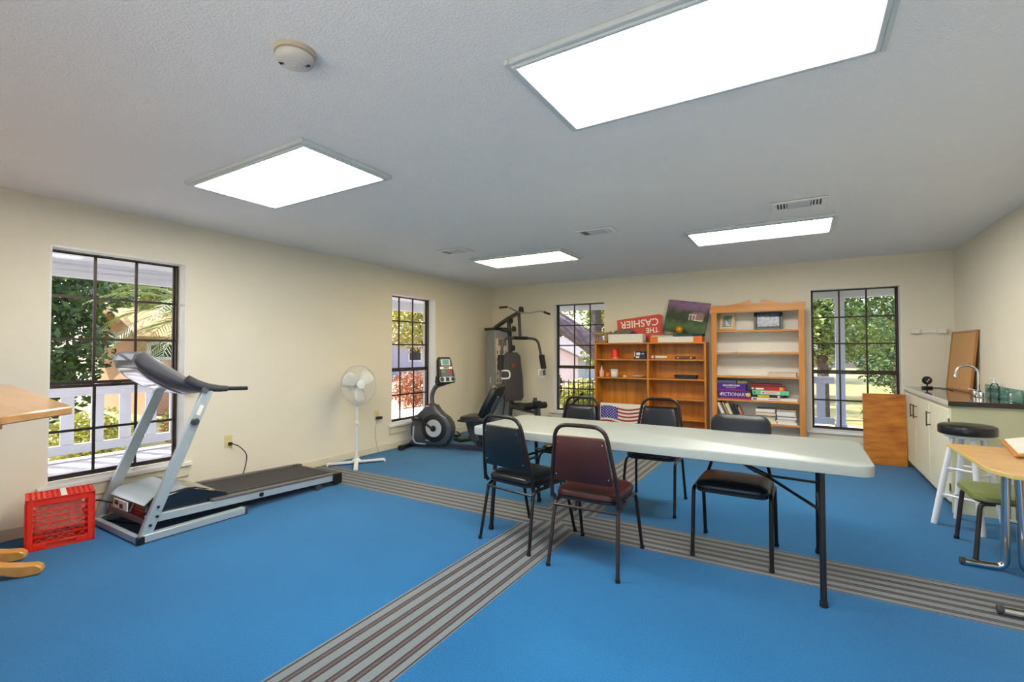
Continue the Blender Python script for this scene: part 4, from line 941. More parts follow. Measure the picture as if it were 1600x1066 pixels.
def pile(name, label, items, x, y, z, grp=None, cat='papers'):
    """single sheets / boxes stacked, each its own object"""
    for i, (w, d, h, m, dx, lab) in enumerate(items):
        o = MB().cb((0, 0, h / 2), (w, d, h)).build(name, m, bevel=.0015); o.location = (x + dx, y, z); o.rotation_euler = (0, 0, R_(random.uniform(-3, 3))); z += h + .0004
        tag(o, lab or label, cat, grp)
pile('paper_sheets', 'few lavender white papers lying under the light wood frame shelf', [(.22, .18, .010, mat('lavender_paper', (222, 216, 226), .7, var=.03), 0, None)], -.83, 6.875, 1.2935)
pile('paper_sheets', '', [(.28, .19, .016, M_cream, 0, 'cream papers flat on the shelf below the black photo frame'), (.20, .18, .012, M_paper, -.01, 'white booklet on top of the cream papers below the photo frame')], -.18, 6.875, 1.2935)
pile('shoe_box', '', [(.31, .20, .052, mat('pinkish_card', (206, 186, 168), .6, var=.04), 0, 'flat beige carton at the end of the pine middle shelf')], -.19, 6.875, .9905, cat='box')
def game(name, label, w, h, d, x, y, z, m, texts=(), extra=()):
    o = thing(name, label, 'board game', (x, y, z))
    B((-w / 2, -d / 2, 0), (w / 2, d / 2, h * .52)).build('box_base', m, o, bevel=.0015); B((-w / 2 - .002, -d / 2 - .002, h * .30), (w / 2 + .002, d / 2 + .002, h)).build('box_lid', m, o, bevel=.0015)
    for (s, size, tm_, dx, dz_, sx) in texts: textmesh('lettering', s, size, tm_, o, (dx, -d / 2 - .0046, dz_), (R_(90), 0, 0), .0005, sx=sx)
    for (a, b, c, e, m2, nm) in extra: B((a, -d / 2 - .0034, b), (c, -d / 2 - .0021, e)).build(nm, m2, o)
    return o
zg = .6885
M_lav = mat('lavender_lettering', (206, 190, 232), .5, var=.02)
g1 = game('board_game', 'purple and red board game box lettered pictionary on the shelf', .385, .112, .22, -.735, 6.885, zg, M_purple, [('PICTIONARY', .062, M_lav, -.005, .060, .88)], [(-.193, .0, .193, .022, M_magenta, 'red_band')])
MB().lathe([(.024, -.1135), (.026, -.1125)], (.165, 0, .062), 18, 'y').build('yellow_roundel', M_yellow, g1)
MB().prism([(-.180, .058), (-.145, .082), (-.15, .060), (-.145, .038)], -.1135, -.1125, 'xz').build('pale_arrow', mat('peach_print', (236, 176, 150), .5, var=.02), g1)
game('board_game', 'deep violet board game box lettered balderdash', .345, .092, .21, -.775, 6.885, zg + .1125, mat('violet_card', (66, 34, 126), .4, var=.06), [('BALDERDASH', .034, M_lett, .005, .062, .95)], [(-.173, .0, .173, .014, M_magenta, 'red_band'), (-.06, .028, .06, .040, mat('pink_print', (212, 90, 130), .5, var=.05), 'pink_swoosh')])
game('card_game', 'thin slate blue game box topping the violet game box', .25, .036, .18, -.84, 6.885, zg + .205, mat('slate_card', (92, 88, 124), .45, var=.1, vscale=30))
pile('dice_tin', '', [(.12, .10, .034, mat('patterned_tin', (150, 132, 84), .4, var=.4, vscale=60), 0, 'small patterned game tin beside the thin slate game box')], -.645, 6.87, zg + .205, cat='tin')
game('board_game', 'flat white board game box at the bottom of the right stack', .50, .036, .22, -.285, 6.885, zg, M_paper, (), [(-.235, .008, -.19, .024, M_blackpaper, 'dark_mark'), (-.06, .010, .07, .026, mat('rose_print', (206, 150, 140), .5, var=.05), 'rose_mark')])
game('board_game', 'black board game box with a yellow band', .33, .036, .21, -.345, 6.885, zg + .0365, M_blackpaper, (), [(-.12, .004, .01, .032, M_yellow, 'yellow_band'), (.10, .006, .125, .030, M_paper, 'white_mark')])
game('board_game', 'mint green board game box lettered monopoly', .40, .054, .215, -.325, 6.885, zg + .073, M_mint, [('MONOPOLY', .030, M_redcard, 0, .026, 1.05)], [(-.105, .008, .105, .045, M_paper, 'title_bar'), (-.185, .01, -.165, .04, mat('sea_green_print', (48, 128, 108), .5, var=.05), 'corner_mark')])
game('board_game', 'bright red board game box with an orange end', .38, .044, .21, -.345, 6.885, zg + .128, M_redcard, (), [(-.14, .010, -.05, .028, M_lett, 'white_title_mark'), (.12, .002, .165, .042, mat('amber_print', (236, 150, 40), .5, var=.05), 'orange_end'), (-.185, .014, -.165, .03, M_paper, 'white_mark')])
game('board_game', 'dull dark red board game box topping the right stack', .34, .034, .20, -.37, 6.885, zg + .1725, M_darkred)
# leaning books
zb2 = .4025
def book(label, x, w, h, m, tilt, d=.17, pm=None):
    o = thing('leaning_book', label, 'book', (x, 6.87, zb2), 0, 'books leaning on the pine shelf'); o.rotation_euler = (0, R_(tilt), 0)
    MB().box((0, -d / 2, 0), (.0025, d / 2, h)).box((w - .0025, -d / 2, 0), (w, d / 2, h)).box((.0025, -d / 2, 0), (w - .0025, -d / 2 + .003, h)).build('cover', m, o)
    B((.0025, -d / 2 + .003, .004), (w - .0025, d / 2 - .004, h - .004)).build('pages', M_paper, o)
book('wide white leaning book nearest the bookcase side', -.852, .034, .245, M_paper, -24)
book('thin brown leaning book behind the wide white one', -.812, .018, .262, mat('brown_cover', (128, 96, 76), .5, var=.08), -24)
book('thin tan leaning book with pale pages', -.785, .018, .258, mat('tan_cover', (176, 150, 120), .5, var=.08), -23.5)
book('thick cream leaning book in the middle of the row', -.758, .040, .238, M_cream, -23)
book('thick black leaning book of the row', -.708, .036, .215, mat('black_cover', (36, 38, 44), .4, var=.1), -22)
book('thin dark blue leaning book', -.664, .022, .205, mat('dark_blue_cover', (48, 54, 66), .4, var=.1), -21)
book('thin salmon leaning book at the end of the row', -.634, .020, .190, mat('salmon_cover', (206, 128, 92), .5, var=.15, vscale=40), -20)
mg = {n: mat('magazine_' + n, c, .6, var=.06, vscale=30) for n, c in (('ivory', (222, 210, 186)), ('white', (226, 224, 220)), ('sandy', (196, 172, 130)), ('grey', (170, 168, 168)), ('putty', (206, 198, 180)), ('slate', (104, 104, 112)))}
GM = 'magazines stacked on the pine shelf'
rnd = random.Random(4)
ORD = ['lowest', 'second', 'third', 'fourth', 'fifth', 'sixth', 'seventh', 'eighth', 'ninth']
def magazines(cols, hs, w, x, where, foot=0):
    pile('magazine', '', [(w + rnd.uniform(-.006, .006) + (foot if i == 0 else 0), .17, hs[i], mg[c], rnd.uniform(-.005, .005), '%s magazine, %s from the bottom of the stack %s' % (c, ORD[i], where)) for i, c in enumerate(cols)], x, 6.875, zb2, GM, 'magazine')
magazines(('ivory', 'putty', 'sandy', 'slate', 'ivory', 'sandy', 'white', 'slate'), (.036, .026, .02, .014, .026, .018, .034, .008), .22, -.375, 'nearer the leaning books', .03)
magazines(('white', 'ivory', 'grey', 'white', 'slate', 'white', 'white', 'grey', 'sandy'), (.03, .02, .012, .024, .012, .018, .034, .012, .01), .205, -.152, 'at the pine side panel')
pile('photo_album', '', [(.29, .19, .040, mg['putty'], 0, 'putty coloured album at the bottom of the lowest pine shelf stack'), (.29, .19, .060, mat('marbled_brown_cover', (150, 124, 112), .5, var=.35, vscale=16), .005, 'marbled brown album on the lowest pine shelf'), (.28, .19, .022, mg['grey'], 0, 'grey album lying on the marbled brown album')], -.215, 6.875, .1025, cat='album')
pile('paper_sheets', '', [(.17, .18, .05, mg['slate'], 0, 'dark papers on the lowest pine shelf beside the albums'), (.15, .18, .03, mg['white'], 0, 'white papers on the dark papers of the lowest pine shelf')], -.475, 6.875, .1025)

# ------------------------------------------------------------------ right side: cabinet, worktop and what stands there
M_pull = mat('brushed_dark_pull', (92, 80, 72), .3, metal=.8, var=.05)
cb_ = thing('base_cabinet', 'cream painted base cabinet with flat doors and bar pulls along the wall', 'cabinet', (1.25, 6.1, 0))
def CC(a, b, n, m=M_cab, p=cb_, **k): return B(a, b).build(n, m, p, world=True, **k)
xf = 1.055
CC((xf + .05, 5.20, 0), (XR - .002, YD - .002, .085), 'plinth', mat('dark_plinth', (60, 62, 66), .6, var=.05))
CC((xf, 5.175, .06), (XR - .002, YD - .002, .868), 'carcass', bevel=.002)
CC((xf - .012, 5.162, .0), (XR - .002, 5.175, .868), 'end_panel', mat('pale_green_cream_paint', (214, 214, 178), .45, var=.015), bevel=.002)
doors = [(6.50, 7.03, 6.575), (5.90, 6.49, 6.425), (5.21, 5.885, 5.825)]
for (a, b, hy_) in doors:
    d = CC((xf - .020, a, .075), (xf, b, .835), 'door', bevel=.006)
    h = MB().tube(fillet([(xf - .020, hy_, .735), (xf - .050, hy_, .735), (xf - .050, hy_, .625), (xf - .020, hy_, .625)], .008, 3), .0052, 8).build('bar_pull', M_pull, d); h.parent = d
    h.data.transform(Matrix.Translation((-cb_.location.x, -cb_.location.y, 0)))
    MB().tube([(xf - .050 - cb_.location.x, hy_ - cb_.location.y, .75), (xf - .050 - cb_.location.x, hy_ - cb_.location.y, .61)], .0055, 8).build('pull_bar', M_pull, d)
for z in (.17, .70):
    hg = CC((xf - .021, 5.186, z), (xf - .014, 5.209, z + .06), 'hinge', mat('brass', (150, 116, 60), .35, metal=.9, var=.05))
wk = thing('worktop', 'dark glossy worktop with a pale front edge on the cream cabinet', 'worktop', (1.25, 6.1, .869))
M_work = mat('dark_glossy_laminate', (74, 76, 70), .06, coat=.4, var=.05)
CC((1.03, 5.125, .869), (XR - .002, YD - .002, .905), 'slab', M_work, wk, bevel=.002)
CC((1.020, 5.120, .867), (1.030, YD - .002, .9065), 'front_edge', mat('aluminium_edge', (216, 216, 214), .3, metal=.4, var=.02), wk, bevel=.002)
CC((1.020, 5.116, .867), (XR - .002, 5.125, .9065), 'end_edge', mat('dark_brown_edge', (52, 44, 40), .4, var=.05), wk, bevel=.002)
ck = thing('cork_board', 'wood framed cork board leaning against the wall on the worktop', 'cork board', (1.385, 6.55, .906), 3)
ck.rotation_euler = (0, R_(5.5), R_(2.5))
cw_, ch_ = .36, .615; bw = .022
MB().box((-.010, -cw_, 0), (.010, -cw_ + bw, ch_)).box((-.010, cw_ - bw, 0), (.010, cw_, ch_)).box((-.010, -cw_ + bw, 0), (.010, cw_ - bw, bw)).box((-.010, -cw_ + bw, ch_ - bw), (.010, cw_ - bw, ch_)).build('frame', wood('oak_frame', (160, 100, 50), (184, 124, 70), 'z'), ck, bevel=.002)
B((-.004, -cw_ + bw, bw), (.004, cw_ - bw, ch_ - bw)).build('cork_sheet', mat('cork', (206, 160, 104), .8, var=.08, vscale=90, bump=.15, bscale=200), ck)
fa = thing('faucet', 'chrome gooseneck faucet on the worktop', 'faucet', (1.36, 5.80, .9065))
MB().lathe([(.028, 0), (.030, .006), (.022, .014), (.018, .05), (.016, .06)], n=20).build('base', M_chrome, fa)
MB().tube([(0, 0, .05), (0, 0, .20)] + [(-.075 + .075 * math.cos(R_(a)), 0, .20 + .075 * math.sin(R_(a))) for a in range(15, 181, 15)] + [(-.152, 0, .185)], .0105, 12).build('spout', M_chrome, fa)
MB().lathe([(.012, -.0), (.014, .006), (.014, .03), (.011, .036)], (-.152, 0, .150), 14).build('aerator', M_chrome, fa)
for s in (-1, 1):
    t_ = MB().lathe([(.018, 0), (.018, .035), (.014, .042)], (0, s * .085, 0), 16).build('tap', M_chrome, fa)
    MB().tube([(0, s * .085, .048), (-.045, s * .10, .062)], .007, 8).build('lever', M_chrome, t_)
B((-.022, -.11, -.0), (.022, .11, .004)).build('deck_plate', M_chrome, fa, bevel=.0015)
bt = thing('soap_bottle', 'clear plastic pump bottle behind the chrome faucet', 'bottle', (1.42, 5.62, .9065))
MB().lathe([(.028, 0), (.030, .004), (.030, .10), (.020, .125), (.012, .13)], n=20).build('bottle', M_clear, bt); MB().lathe([(.013, .13), (.013, .15), (.005, .152), (.005, .175)], n=14).build('pump', M_fanwhite, bt); MB().tube([(0, 0, .172), (-.035, 0, .170)], .005, 8).build('nozzle', M_fanwhite, bt)
gp = MB().box((1.448, 5.14, .907), (1.456, 5.98, 1.010)); tag(gp.build('glass_splashback', M_teal), 'glass panel, teal reflection put into its colour, standing on the worktop along the wall', 'glass panel')
MB_ = thing('desk_clock', 'small round black clock on a stand, at the worktop corner', 'clock', (1.185, 6.80, .9065), 20)
MB().pillow(rrect(-.045, -.03, .045, .03, .015, 4), [(0, .003), (.003, 0), (.016, 0), (.020, .004)]).build('base', M_black, MB_); MB().tube([(0, 0, .018), (0, 0, .05)], .007, 8).build('stem', M_black, MB_)
MB().lathe([(.030, -.016), (.042, -.014), (.044, -.006), (.044, .010), (.03, .014)], (0, 0, .085), 24, 'y').build('case', M_black, MB_); MB().lathe([(.031, -.0185), (.033, -.0165)], (0, 0, .085), 24, 'y').build('dial', M_darkgrey, MB_)
mb = MB(); mb.M = Matrix.Translation((0, -.0195, .085)) @ Matrix.Rotation(R_(35), 4, 'Y'); mb.cb((0, 0, 0), (.008, .001, .045)); mb.build('hand', M_paper, MB_)
tag(MB().tube(fillet([(1.24, 6.86, .911), (1.30, 6.88, .911), (1.34, 6.70, .911), (1.335, 6.50, .911)], .06), .004, 6).build('black_cable', M_rubber), 'thin black cable lying on the worktop by the cork board', 'cable')
tw_ = thing('towel_bracket', 'white wall mounted paper towel bracket beside the window', 'bracket', (1.245, YD, 1.54))
B((-.155, -.012, -.022), (.155, -.0008, .022)).build('back_plate', M_white, tw_, bevel=.004)
for s in (-1, 1): MB().pillow(rrect(s * .115 - .042, -.030, s * .115 + .042, .030, .012, 4), [(-.05, .006), (-.045, 0), (-.0125, 0)], 'xz').build('bracket_end', M_white, tw_)
# plywood panel
pw = MB().box((-.20, -.009, 0), (.20, .009, .815)).build('plywood_panel', M_ply, bevel=.002); pw.location = (.828, 6.925, 0.0015); pw.rotation_euler = (R_(-4), 0, R_(1.5)); tag(pw, 'stained plywood panel leaning below the window beside the cabinet', 'panel')

# round stool
rs = thing('bar_stool', 'white wooden bar stool with a round black padded seat', 'stool', (1.062, 4.81, 0), 52)
MB().pillow([(.168 * math.cos(2 * math.pi * k / 40), .168 * math.sin(2 * math.pi * k / 40)) for k in range(40)], [(.690, .008), (.694, .001), (.700, 0), (.742, 0), (.752, .004), (.760, .018), (.764, .06)]).build('seat', M_vinyl, rs)
MB().lathe([(.13, .668), (.135, .672), (.135, .69)], n=32).build('seat_base', M_fanwhite, rs)
M_stoolw = mat('white_stool_paint', (224, 226, 232), .4, var=.02)
cn_ = []
for k in range(4):
    a = R_(45 + 90 * k); top = Vector((.085 * math.cos(a), .085 * math.sin(a), .672)); bot = Vector((.205 * math.cos(a), .205 * math.sin(a), 0)); cn_.append((top, bot))
    MB().tube([bot, bot + (top - bot) * .5, top], [.0195, .021, .016], 14).build('leg', M_stoolw, rs)
for k in range(4):
    for z in ((.40, .20) if k % 2 == 0 else (.43, .23)):
        p = [cn_[q % 4][1] + (cn_[q % 4][0] - cn_[q % 4][1]) * (z / .672) for q in (k, k + 1)]; MB().tube(p, .0085, 10).build('rung', M_stoolw, rs)

# green stool
gs = thing('low_stool', 'low stool with an olive green vinyl seat and dark square legs', 'stool', (1.145, 4.27, 0))
MB().pillow(rrect(-.225, -.225, .225, .225, .07, 5), [(.375, .010), (.378, 0), (.392, 0), (.406, .008), (.415, .03), (.419, .08)]).build('seat', mat('olive_vinyl', (112, 122, 62), .35, var=.06, bump=.06, bscale=300), gs)
MB().pillow(rrect(-.215, -.215, .215, .215, .06, 4), [(.366, .004), (.368, 0), (.375, 0)]).build('seat_board', M_black, gs)
M_olleg = mat('grey_brown_steel', (62, 58, 54), .4, metal=.3, var=.05)
for sx in (-1, 1):
    for sy in (-1, 1):
        l = MB().tube(fillet([(sx * .12, sy * .17, .357), (sx * .19, sy * .19, .357), (sx * .222, sy * .212, .0)], .035), .0135, 10).build('leg', M_olleg, gs)
        MB().lathe([(.015, 0), (.016, .003), (.015, .02)], (sx * .222, sy * .212, 0), 12).build('foot_cap', M_rubber, l)
# right hand table
rt = thing('side_table', 'birch topped table with chrome tube legs at the right wall', 'table', (1.13, 3.60, 0))
MB().prism([(.80 - 1.13, 4.05 - 3.6), (1.462 - 1.13, 4.05 - 3.6), (1.462 - 1.13, 3.17 - 3.6), (.86 - 1.13, 3.17 - 3.6), (.80 - 1.13, 3.30 - 3.6)], .700, .722, 'xy').build('top', M_birch, rt, bevel=.003)
MB().prism([(.797 - 1.13, 4.053 - 3.6), (1.465 - 1.13, 4.053 - 3.6), (1.465 - 1.13, 3.167 - 3.6), (.858 - 1.13, 3.167 - 3.6), (.797 - 1.13, 3.30 - 3.6)], .703, .719, 'xy').build('edge_band', mat('pale_yellow_edge', (206, 186, 112), .5, var=.03), rt)
for y in (.36, -.29):
    MB().tube(fillet([(-.29, y, .020), (-.10, y, .020), (-.085, y, .69)], .05, 6), .0215, 14).build('leg', M_chrome, rt)
    MB().tube(fillet([(.27, y, .020), (-.022, y, .020), (-.036, y, .69)], .05, 6), .0215, 14).build('leg', M_chrome, rt)
    MB().tube([(-.09, y, .30), (-.03, y, .30)], .010, 10).build('leg_link', M_chrome, rt)
    for x in (-.29, .27): MB().lathe([(.0215, -.012), (.0225, -.008), (.0225, .008), (.0215, .012)], (x, y, .0226), 12, 'x').build('foot_cap', M_darkgrey, rt)
MB().box((-.24, -.34, .684), (-.215, .40, .699)).build('underframe_rail', M_greysteel, rt)
MB().box((-.09, -.32, .684), (.08, -.26, .699)).box((-.09, .33, .684), (.08, .39, .699)).build('leg_plate', M_greysteel, rt)
bo = thing('clip_board', 'brown wooden board with white paper propped on the birch table', 'clipboard', (1.155, 3.80, .7855), -18); bo.rotation_euler = (R_(7), R_(-14), R_(-6))
B((-.15, -.16, 0), (.27, .16, .012)).build('board', M_pinex, bo, bevel=.002); B((-.13, -.145, .0125), (.26, .145, .0155)).build('paper', M_paper, bo)

# ------------------------------------------------------------------ outside: porch, garden, houses
PX, PY, PZ = -8.25, 10.6, -.10          # porch edges and deck height
GZ = -.45
struct(B((-60, -40, GZ - .2), (40, 60, GZ)).build('ground', M_grass))
pf = bpy.data.objects.new('porch_floor', None); COL.objects.link(pf); struct(pf)
plank = None; x = XL - WT - .145
while x > PX - .02:
    if plank is None: plank = B((0, -3, PZ - .03), (.138, PY, PZ)).build('plank', M_deck, pf, smooth=False); plank.location = (x, 0, 0)
    else: dup(plank, pf, (x, 0, 0))
    x -= .143
plank = None; y = YD + WT + .005
while y < PY - .05:
    if plank is None: plank = B((XL - WT - .002, 0, PZ - .03), (3.5, .138, PZ)).build('plank', M_deck, pf, smooth=False); plank.location = (0, y, 0)
    else: dup(plank, pf, (0, y, 0))
    y += .143
struct(MB().box((PX, -3, GZ), (PX + .04, PY, PZ - .031)).box((PX + .04, PY - .04, GZ), (3.5, PY, PZ - .031)).build('porch_skirt', M_extwhite))
struct(MB().box((PX - .25, -3.2, 2.50), (XL - WT, PY + .25, 2.56)).box((XL - WT, YD + WT, 2.50), (3.7, PY + .25, 2.56)).build('porch_ceiling', M_extwhite))
bm_ = MB()
for (z0, z1, o_) in ((2.285, 2.36, 0), (2.36, 2.435, .012), (2.435, 2.5, .024)):
    bm_.box((PX + .0 - o_, -3.2, z0), (PX + .14 - o_, PY + o_, z1)); bm_.box((PX + .14 - o_, PY - .14 + o_, z0), (3.6, PY + o_, z1))
struct(bm_.build('porch_beam', M_extwhite, smooth=False))
struct(B((XL - WT - .5, YF - WT - .02, 2.56), (XR + WT + .6, YD + WT + .4, 2.8)).build('roof_slab', M_extwhite))
def post(x, y, label):
    o = thing('porch_post', label, 'post', (x, y, PZ)); h = 2.285 - PZ
    B((-.07, -.07, .0), (.07, .07, h)).build('shaft', M_extwhite, o, bevel=.006); B((-.09, -.09, 0), (.09, .09, .10)).build('plinth', M_extwhite, o, bevel=.006); B((-.085, -.085, h - .08), (.085, .085, h - .001)).build('cap', M_extwhite, o, bevel=.006)
post(.62, 10.42, 'square white porch post outside the window behind the plywood panel')
post(-8.16, 6.15, 'square white porch post at the end of the picket railing')
def railing(name, label, p0, p1, n, first=.0):
    a, b = Vector(p0), Vector(p1); L = (b - a).length; o = thing(name, label, 'railing', (a.x, a.y, PZ), math.degrees(math.atan2(b.y - a.y, b.x - a.x)))
    B((0, -.05, .90), (L, .05, .945)).build('top_rail', M_extwhite, o, bevel=.006); B((0, -.02, .82), (L, .02, .899)).build('upper_rail', M_extwhite, o, bevel=.004); B((0, -.025, .08), (L, .025, .20)).build('bottom_rail', M_extwhite, o, bevel=.004)
    pk = None
    for i in range(n):
        x = first + .308 * i + .07
        if pk is None: pk = B((-.068, -.012, .201), (.068, .012, .819)).build('picket', M_extwhite, o, bevel=.003); pk.location = (x, 0, 0)
        else: dup(pk, o, (x, 0, 0))
railing('porch_railing', 'white porch railing with wide flat pickets outside the treadmill window', (-8.10, -1.0, 0), (-8.10, 6.055, 0), 22, .125)
railing('porch_railing', 'short white porch railing section beside the porch post', (-1.70, 10.42, 0), (.525, 10.42, 0), 7, .10)

# wicker patio chair
pc2 = thing('patio_chair', 'white wicker patio chair with a rounded back on the porch', 'patio chair', (-6.55, 3.22, PZ), 150)
M_wick2 = mat('greyed_white_wicker', (196, 192, 190), .7, var=.15, vscale=40, bump=.4, bscale=80)
mb = MB()
for i in range(11):
    a = R_(180 * i / 10); mb.tube([(0, .0, .40), (.30 * math.cos(a) * .6, -.22, .62), (.33 * math.cos(a), -.32, .60 + .38 * math.sin(a))], .007, 5)
for k in (.45, .7, .88): mb.tube([(.33 * k * math.cos(R_(t)), -.22 - .08 * k, .56 + .40 * k * math.sin(R_(t))) for t in range(0, 181, 15)], .006, 5)
mb.build('woven_back', M_wick2, pc2)
MB().tube([(.34 * math.cos(R_(t)), -.32, .60 + .40 * math.sin(R_(t))) for t in range(-30, 211, 12)], .02, 8).build('back_rim', M_wick2, pc2)
MB().pillow([(.27 * math.cos(2 * math.pi * k / 24), .26 * math.sin(2 * math.pi * k / 24)) for k in range(24)], [(.36, .02), (.37, 0), (.40, 0), (.415, .02)]).build('seat', M_wick2, pc2)
MB().lathe([(.25, 0), (.24, .05), (.15, .20), (.18, .30), (.26, .365)], n=24).build('flared_base', M_wick2, pc2)
for s in (-1, 1): MB().tube(fillet([(s * .33, -.30, .62), (s * .33, .05, .60), (s * .26, .20, .40)], .1), .02, 8).build('arm', M_wick2, pc2)

# foliage
def leaf_mat(name, c1, c2, tr=.25):
    m = mat(name, c1, .55, c2=c2, vscale=2.2, detail=5); b = m.node_tree.nodes['Principled BSDF']
    return m
def leaves(mb, rnd, c, r, n, size, shell=.35):
    V = mb.v; F = mb.f
    for _ in range(n):
        while True:
            p = Vector((rnd.uniform(-1, 1), rnd.uniform(-1, 1), rnd.uniform(-1, 1)))
            l = p.length
            if shell < l < 1: break
        q = Vector((c[0] + p.x * r[0], c[1] + p.y * r[1], c[2] + p.z * r[2]))
        d = Vector((rnd.gauss(0, 1), rnd.gauss(0, 1), rnd.gauss(0, .7))).normalized(); e = d.cross(Vector((rnd.gauss(0, 1), rnd.gauss(0, 1), rnd.gauss(0, 1)))).normalized()
        s = size * rnd.uniform(.6, 1.3); o = len(V)
        V += [tuple(q - d * s), tuple(q + e * s * .42), tuple(q + d * s), tuple(q - e * s * .42)]; F.append((o, o + 1, o + 2, o + 3))
def fol(name, parent, rnd, blobs, n, size, m):
    mb = MB(); tot = sum(b[1][0] * b[1][1] * b[1][2] for b in blobs) or 1
    for (c, r) in blobs: leaves(mb, rnd, c, r, int(n * r[0] * r[1] * r[2] / tot) + 20, size)
    me = bpy.data.meshes.new(name); me.from_pydata(mb.v, [], mb.f); me.materials.append(m)
    o = bpy.data.objects.new(name, me); COL.objects.link(o); o.parent = parent; return stuff(o)
def tree(label, loc, h, r, n, size, m, seed, trunk_r=.14, low=.3, lean=(0, 0), name='garden_tree', cat='tree', group='trees around the house'):
    rnd = random.Random(seed); o = thing(name, label, cat, (loc[0], loc[1], GZ), 0, group)
    MB().tube([(0, 0, 0), (lean[0] * .4, lean[1] * .4, h * .35), (lean[0], lean[1], h * .75)], [trunk_r * 1.25, trunk_r, trunk_r * .5], 10).build('trunk', M_bark, o)
    blobs = []
    for i in range(9):
        a = rnd.uniform(0, 6.28); t = rnd.uniform(low, 1); rr = r * rnd.uniform(.45, .75)
        p = (lean[0] + math.cos(a) * r * .55 * rnd.random(), lean[1] + math.sin(a) * r * .55 * rnd.random(), h * t)
        blobs.append((p, (rr, rr, rr * .75)))
        if i < 5: MB().tube([(lean[0] * .5, lean[1] * .5, h * max(.25, t - .3)), p], [trunk_r * .45, trunk_r * .15], 7).build('branch', M_bark, o)
    fol('foliage', o, rnd, blobs, n, size, m); return o
def bush(label, loc, r, n, size, m, seed, group='garden bushes beyond the porch', name='garden_bush'):
    rnd = random.Random(seed); o = thing(name, label, 'bush', (loc[0], loc[1], GZ), 0, group)
    for i in range(5):
        a = rnd.uniform(0, 6.28); MB().tube([(0, 0, 0), (math.cos(a) * r[0] * .5, math.sin(a) * r[1] * .5, r[2] * 1.2)], [.02, .008], 5).build('stem', M_bark, o)
    blobs = [((rnd.uniform(-.4, .4) * r[0], rnd.uniform(-.4, .4) * r[1], r[2] * rnd.uniform(.75, 1.1)), (r[0] * .75, r[1] * .75, r[2] * .85)) for _ in range(4)]
    fol('foliage', o, rnd, blobs, n, size, m); return o
L_dark = leaf_mat('dark_green_leaves', (52, 78, 36), (96, 122, 60)); L_mid = leaf_mat('mid_green_leaves', (84, 112, 44), (150, 166, 84)); L_yel = leaf_mat('yellow_green_leaves', (140, 150, 52), (204, 196, 96))
L_brown = leaf_mat('rusty_leaves', (140, 84, 58), (196, 146, 104)); L_palm = leaf_mat('palm_green', (110, 140, 70), (190, 200, 140)); L_mix = leaf_mat('green_and_rust_leaves', (120, 146, 50), (206, 122, 70))
# window 1 view
tree('dark broad tree behind the palm, seen through the treadmill window', (-14.5, 3.35), 5.6, 2.3, 16000, .10, L_dark, 1, low=.14)
tree('tall dark tree far beyond the porch railing', (-19, 1.6), 7.5, 3.0, 9000, .14, L_dark, 2)
tree('mid green tree behind the peach house end', (-23.5, 9.5), 8.0, 2.8, 8000, .13, L_mid, 3, low=.5)
for i, (x, y, r, m, lab) in enumerate(((-9.3, 1.5, (.55, .6, .52), L_mix, 'red tinged green bush close behind the porch railing'), (-9.35, 2.9, (.5, .6, .50), L_yel, 'yellow green bush close behind the porch railing'), (-9.3, 4.25, (.5, .55, .46), L_mix, 'leafy bush with rusty tips under the palm'), (-9.3, .15, (.55, .55, .5), L_mid, 'green bush behind the railing, farthest from the palm'))):
    bush(lab, (x, y), r, 3600, .040, m, 20 + i)
pm_ = thing('garden_palm', 'pale green palm with arching feathery fronds beyond the porch', 'palm', (-10.3, 5.05, GZ), 0)
MB().tube([(0, 0, 0), (.05, .02, 1.3), (.0, .0, 2.45)], [.20, .17, .16], 12).build('trunk', M_bark, pm_)
rnd = random.Random(5)
for k in range(34):
    a = k * 2.399; el_ = R_(80 - 95 * (k / 33)); Lf = rnd.uniform(1.9, 2.4); P = []
    d = Vector((math.cos(a), math.sin(a), 0)); p = Vector((0, 0, 2.42)); e = el_
    for i in range(11):
        P.append(p.copy()); p = p + (d * math.cos(e) + Vector((0, 0, 1)) * math.sin(e)) * Lf / 10; e -= .095 + .01 * i
    mb = MB(); mb.tube(P, [.014 - .0011 * i for i in range(11)], 4); V = []; F = []
    side = d.cross(Vector((0, 0, 1)))
    for i in range(1, 11):
        for f_ in (0, .33, .66):
            if i == 10 and f_ > 0: continue
            q = P[i] + ((P[min(i + 1, 10)] - P[i]) * f_); t = (P[min(i + 1, 10)] - P[i - 1]).normalized()
            ll = .42 * math.sin(math.pi * min(.97, (i + f_) / 11 + .08)) + .08
            for s in (-1, 1):
                dr = (side * s * .75 + t * .75 + Vector((0, 0, -.22 + rnd.uniform(-.12, .12)))).normalized(); w = t * .011; o = len(V)
                V += [q - w, q + w, q + dr * ll * .6 + w * .8 + Vector((0, 0, .02)), q + dr * ll, q + dr * ll * .6 - w * .8 + Vector((0, 0, .02))]; F.append((o, o + 1, o + 2, o + 3, o + 4))
    mb.add(V, F).build('frond', L_palm, pm_, smooth=False)
